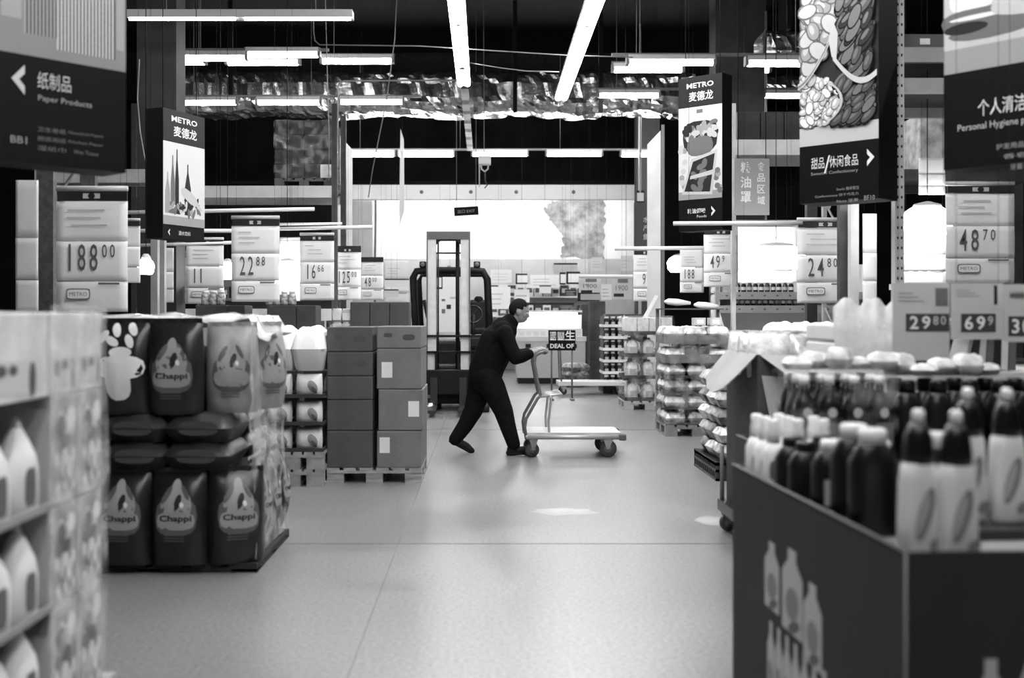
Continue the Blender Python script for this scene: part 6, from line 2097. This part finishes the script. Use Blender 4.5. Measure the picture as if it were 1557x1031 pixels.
for j in range(3):
    for i in range(4):
        inst('oil', oil, 'tall dark oil bottle behind the near display, %s row, %s from left' % (['front', 'middle', 'back'][j], ORD[i]), 'bottle', (1.275 + i * .1, 4.46 + j * .11, .816), rnd.uniform(-.1, .1), 'tall dark oil bottles')
for j in range(2):
    for i in range(6):
        inst('blk', lambda: dark_bottle(.32, .11, PLD, dp=.11, lidh=.045), 'tall all black bottle behind the near display, %s row, %s from left' % (['front', 'back'][j], ORD[i]), 'bottle', (1.7 + i * .125, 4.5 + j * .14, .816), 0, 'tall all black bottles')
b = MB(); b.span(1.222, 1.63, 4.405, 4.74, .818, 1.175, film('wrap_oil', .94)); tag(b.build('stretch_wrap'), 'clear wrap around the tall dark oil bottles', 'plastic wrap')
for i in range(10):
    inst(('whitepk', i % 3), lambda: pillow_pack(.11, .1, .05 + .02 * (i % 3), SHW, seed=31 + i), 'white soft packet lying on top of the tall bottles, %s from left' % ORD[i], 'packet', (1.29 + i * .088, 4.62 + .05 * (i % 2), 1.178 if i < 5 else 1.152), .5 * (i % 4), 'white soft packets on the bottles')

# tall pale stacks with price sheets in front
inst('bundlebase', lambda: carton(.29, .6, 1.0, mat('bundle_base', .25, .7)), 'pale carton under the white plastic bundle', 'carton', (X(1316, 5.4), 5.7, .001))
r = thing('paper_bundle', 'tall white plastic bundle with jagged top, left of the 29.80 sheet', 'bundle', (X(1316, 5.4), 5.4, 1.002))
b = MB(); w = 92 * 5.4 / F
for j in range(4):
    for i in range(2): b.box((-w / 4 + i * w / 2, .26, .045 + .09 * j), (w / 2 - .008, .5, .086), PAPER, bev=.012)
b.build('paper_packs', r)
b = MB(); vs = []; fs = []
n = 26
for j in range(8):
    for i in range(n + 1):
        u = i / n
        z = .42 * j / 7
        if j == 7: z += .02 + .045 * abs(math.sin(u * 7.5)) * (1 + .4 * noise.noise((u * 9, 1, 2)))
        vs.append((-w / 2 - .006 + (w + .012) * u, -.004 - .018 * abs(noise.noise((u * 7, j * .9, 3))) - (.0 if j < 6 else -.02), z))
for j in range(7):
    for i in range(n): a = j * (n + 1) + i; fs.append((a, a + 1, a + n + 2, a + n + 1))
b.add(vs, fs, film('wrap_milky', .3, .3), True); o = b.build('plastic_film', r); so = o.modifiers.new('t', 'SOLIDIFY'); so.thickness = .003
inst('palecarton', lambda: carton(.75, .8, 1.12, mat('pale_carton', .5, .7, var=.05, scale=4), mark=True), 'tall pale carton behind the price sheets at the right', 'carton', (2.57, 6.0, .001))
inst('palecarton2', lambda: carton(.75, .8, 1.12, mat('pale_carton2', .1, .7, var=.03, scale=4)), 'tall dim carton at the right picture edge', 'carton', (3.33, 6.0, .001))
SL = [mat('slab_a', .03, .35), mat('slab_b', .55, .5), mat('slab_c', .12, .4), mat('slab_d', .02, .35), mat('slab_e', .6, .5), mat('slab_f', .25, .5)]
for i, (px, ln, m) in enumerate(((1452, .5, 5), (1466, .3, 0), (1478, .12, 1), (1490, .1, 2), (1502, .06, 3), (1512, .05, 4), (1524, .04, 2))):
    b = MB(); b.box((0, 0, .12), (.036 if i else .02, .2, .24 if i else .2), SL[m], bev=.003)
    o = b.build('booklet_pack')
    o.location = (X(px, 5.75), 5.74, 1.124); o.rotation_euler = (0, ln * .5, 0)
    tag(o, 'thin upright pack leaning on the pale carton, %s from left under the dark tags' % ORD[i], 'pack', 'leaning thin packs')
b = MB(); M = Matrix.Translation((X(1470, 5.7), 5.66, 1.385)) @ Matrix.Rotation(-.22, 4, 'Y'); b.box((0, 0, 0), (.2, .22, .03), SL[5], M, bev=.004); o = b.build('flat_pack'); tag(o, 'pale flat pack lying across the leaning thin packs', 'pack')

# open cardboard bin on a dolly, with flaps
r = thing('dolly', 'dark dolly with casters under the open cardboard bin', 'dolly', (1.53, 6.5, 0))
b = MB(); b.span(0, .82, 0, .85, .13, .2, PLD); b.build('platform', r)
for x in (.05, .7):
    for y in (.06, .76): caster(r, x, y, .055, .13)
b = MB(); b.tube([(.02, .8, .15), (.02, .8, .55)], .014, MID, 8); b.build('post', r)
r = thing('cardboard_bin', 'dark open cardboard bin with flaps folded out, beyond the near display', 'bin', (1.59, 6.5, .202))
BINM = mat('bin_card_shaded', .05, .75, var=.01, scale=5)  # walls far darker than the flaps: the shade beneath is in the colour
FLAP = mat('flap_card', .36, .75, var=.03, scale=5)
hb = .97
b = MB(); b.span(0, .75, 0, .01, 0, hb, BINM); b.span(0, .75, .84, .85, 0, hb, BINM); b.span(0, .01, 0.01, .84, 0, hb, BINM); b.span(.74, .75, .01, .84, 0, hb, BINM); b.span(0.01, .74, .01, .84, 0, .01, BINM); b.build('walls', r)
def flap(pts):
    b = MB(); n_ = (Vector(pts[1]) - Vector(pts[0])).cross(Vector(pts[2]) - Vector(pts[0])).normalized() * .006
    k = len(pts)
    vs = [Vector(p) for p in pts] + [Vector(p) + n_ for p in pts]
    b.add(vs, [tuple(range(k)), tuple(reversed(range(k, 2 * k)))] + [(i, (i + 1) % k, (i + 1) % k + k, i + k) for i in range(k)], FLAP)
    return b.build('flap', r)


flap([(0, .02, hb), (0, .83, hb)] + [(-.66 * L, y, hb - .75 * L) for y, L in ((.8, .14), (.7, .24), (.5, .3), (.25, .32), (.1, .27), (.04, .15))])
flap([(.01, 0, hb), (.55, 0, hb)] + [(x, -.84 * L, hb - .54 * L) for x, L in ((.55, .34), (.32, .36), (.16, .26))])
flap([(.02, 0.0, hb - .12), (.3, 0, hb - .14), (.3, -.03, hb - .4), (.06, -.03, hb - .36)])
for i in range(9):
    inst(('binbag', i % 2), lambda: bag(.26, .27, .13, SHINY if i % 2 else SHW, None, seed=40 + i), 'shiny bag standing in the open cardboard bin, %s' % ORD[i], 'bag', (1.69 + .26 * (i % 3), 6.66 + .26 * (i // 3), 1.03), .3 * ((i * 5) % 3 - 1), 'shiny bags in the bin', tilt=(R(-14), 0))
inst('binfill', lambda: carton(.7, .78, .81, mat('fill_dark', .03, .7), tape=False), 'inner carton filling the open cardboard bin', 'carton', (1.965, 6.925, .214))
# black open tray with white bags
xb0 = X(1196, 7.6); wq = X(1276, 7.6) - xb0
inst('ebase', lambda: carton(wq, .5, .98, mat('carton_bdark', .05, .7)), 'dark carton under the black tray of white bags', 'carton', (xb0 + wq / 2, 7.86, .001))
inst('etray', lambda: tray(wq, .46, .09, PLD, 'black_tray'), 'black tray full of white bags right of the cardboard bin', 'tray', (xb0 + wq / 2, 7.86, .983))
for j in range(2):
    for i in range(2):
        for k in range(2):
            inst(('ebag', i), lambda: pillow_pack(wq / 2 - .02, .21, .15, SHW if i else SHINY, PROD[3], seed=50 + i), 'white bag in the black tray, %s layer, %s row, %s' % (['lower', 'upper'][k], ['front', 'back'][j], ['left', 'right'][i]), 'bag', (xb0 + wq / 4 + i * wq / 2, 7.75 + j * .22, .991 + k * .155), 0, 'white bags in the black tray')
# long row of white plastic covered goods behind them
for i in range(6):
    px = 1130 + i * 34
    inst('gbase', lambda: carton(.172, .5, 1.12, mat('carton_far', .085, .75)), 'dim carton under the pale covered goods at right, %s from left' % ORD[i], 'carton', (X(px, 9.0) + .1, 9.6, .001), 0, 'dim cartons under the covered goods') if i > 1 else None
    inst('gcov', lambda: pillow_pack(.2, .5, .22, mat('white_cover', .72, .45, var=.08, scale=8, bump=.6), seed=60), 'pale plastic covered packet behind the cardboard bin, %s from left' % ORD[i], 'packet', (X(px, 9.0) + .1, 9.6, 1.122), .1 * (i % 3 - 1), 'pale covered packets') if i > 1 else None
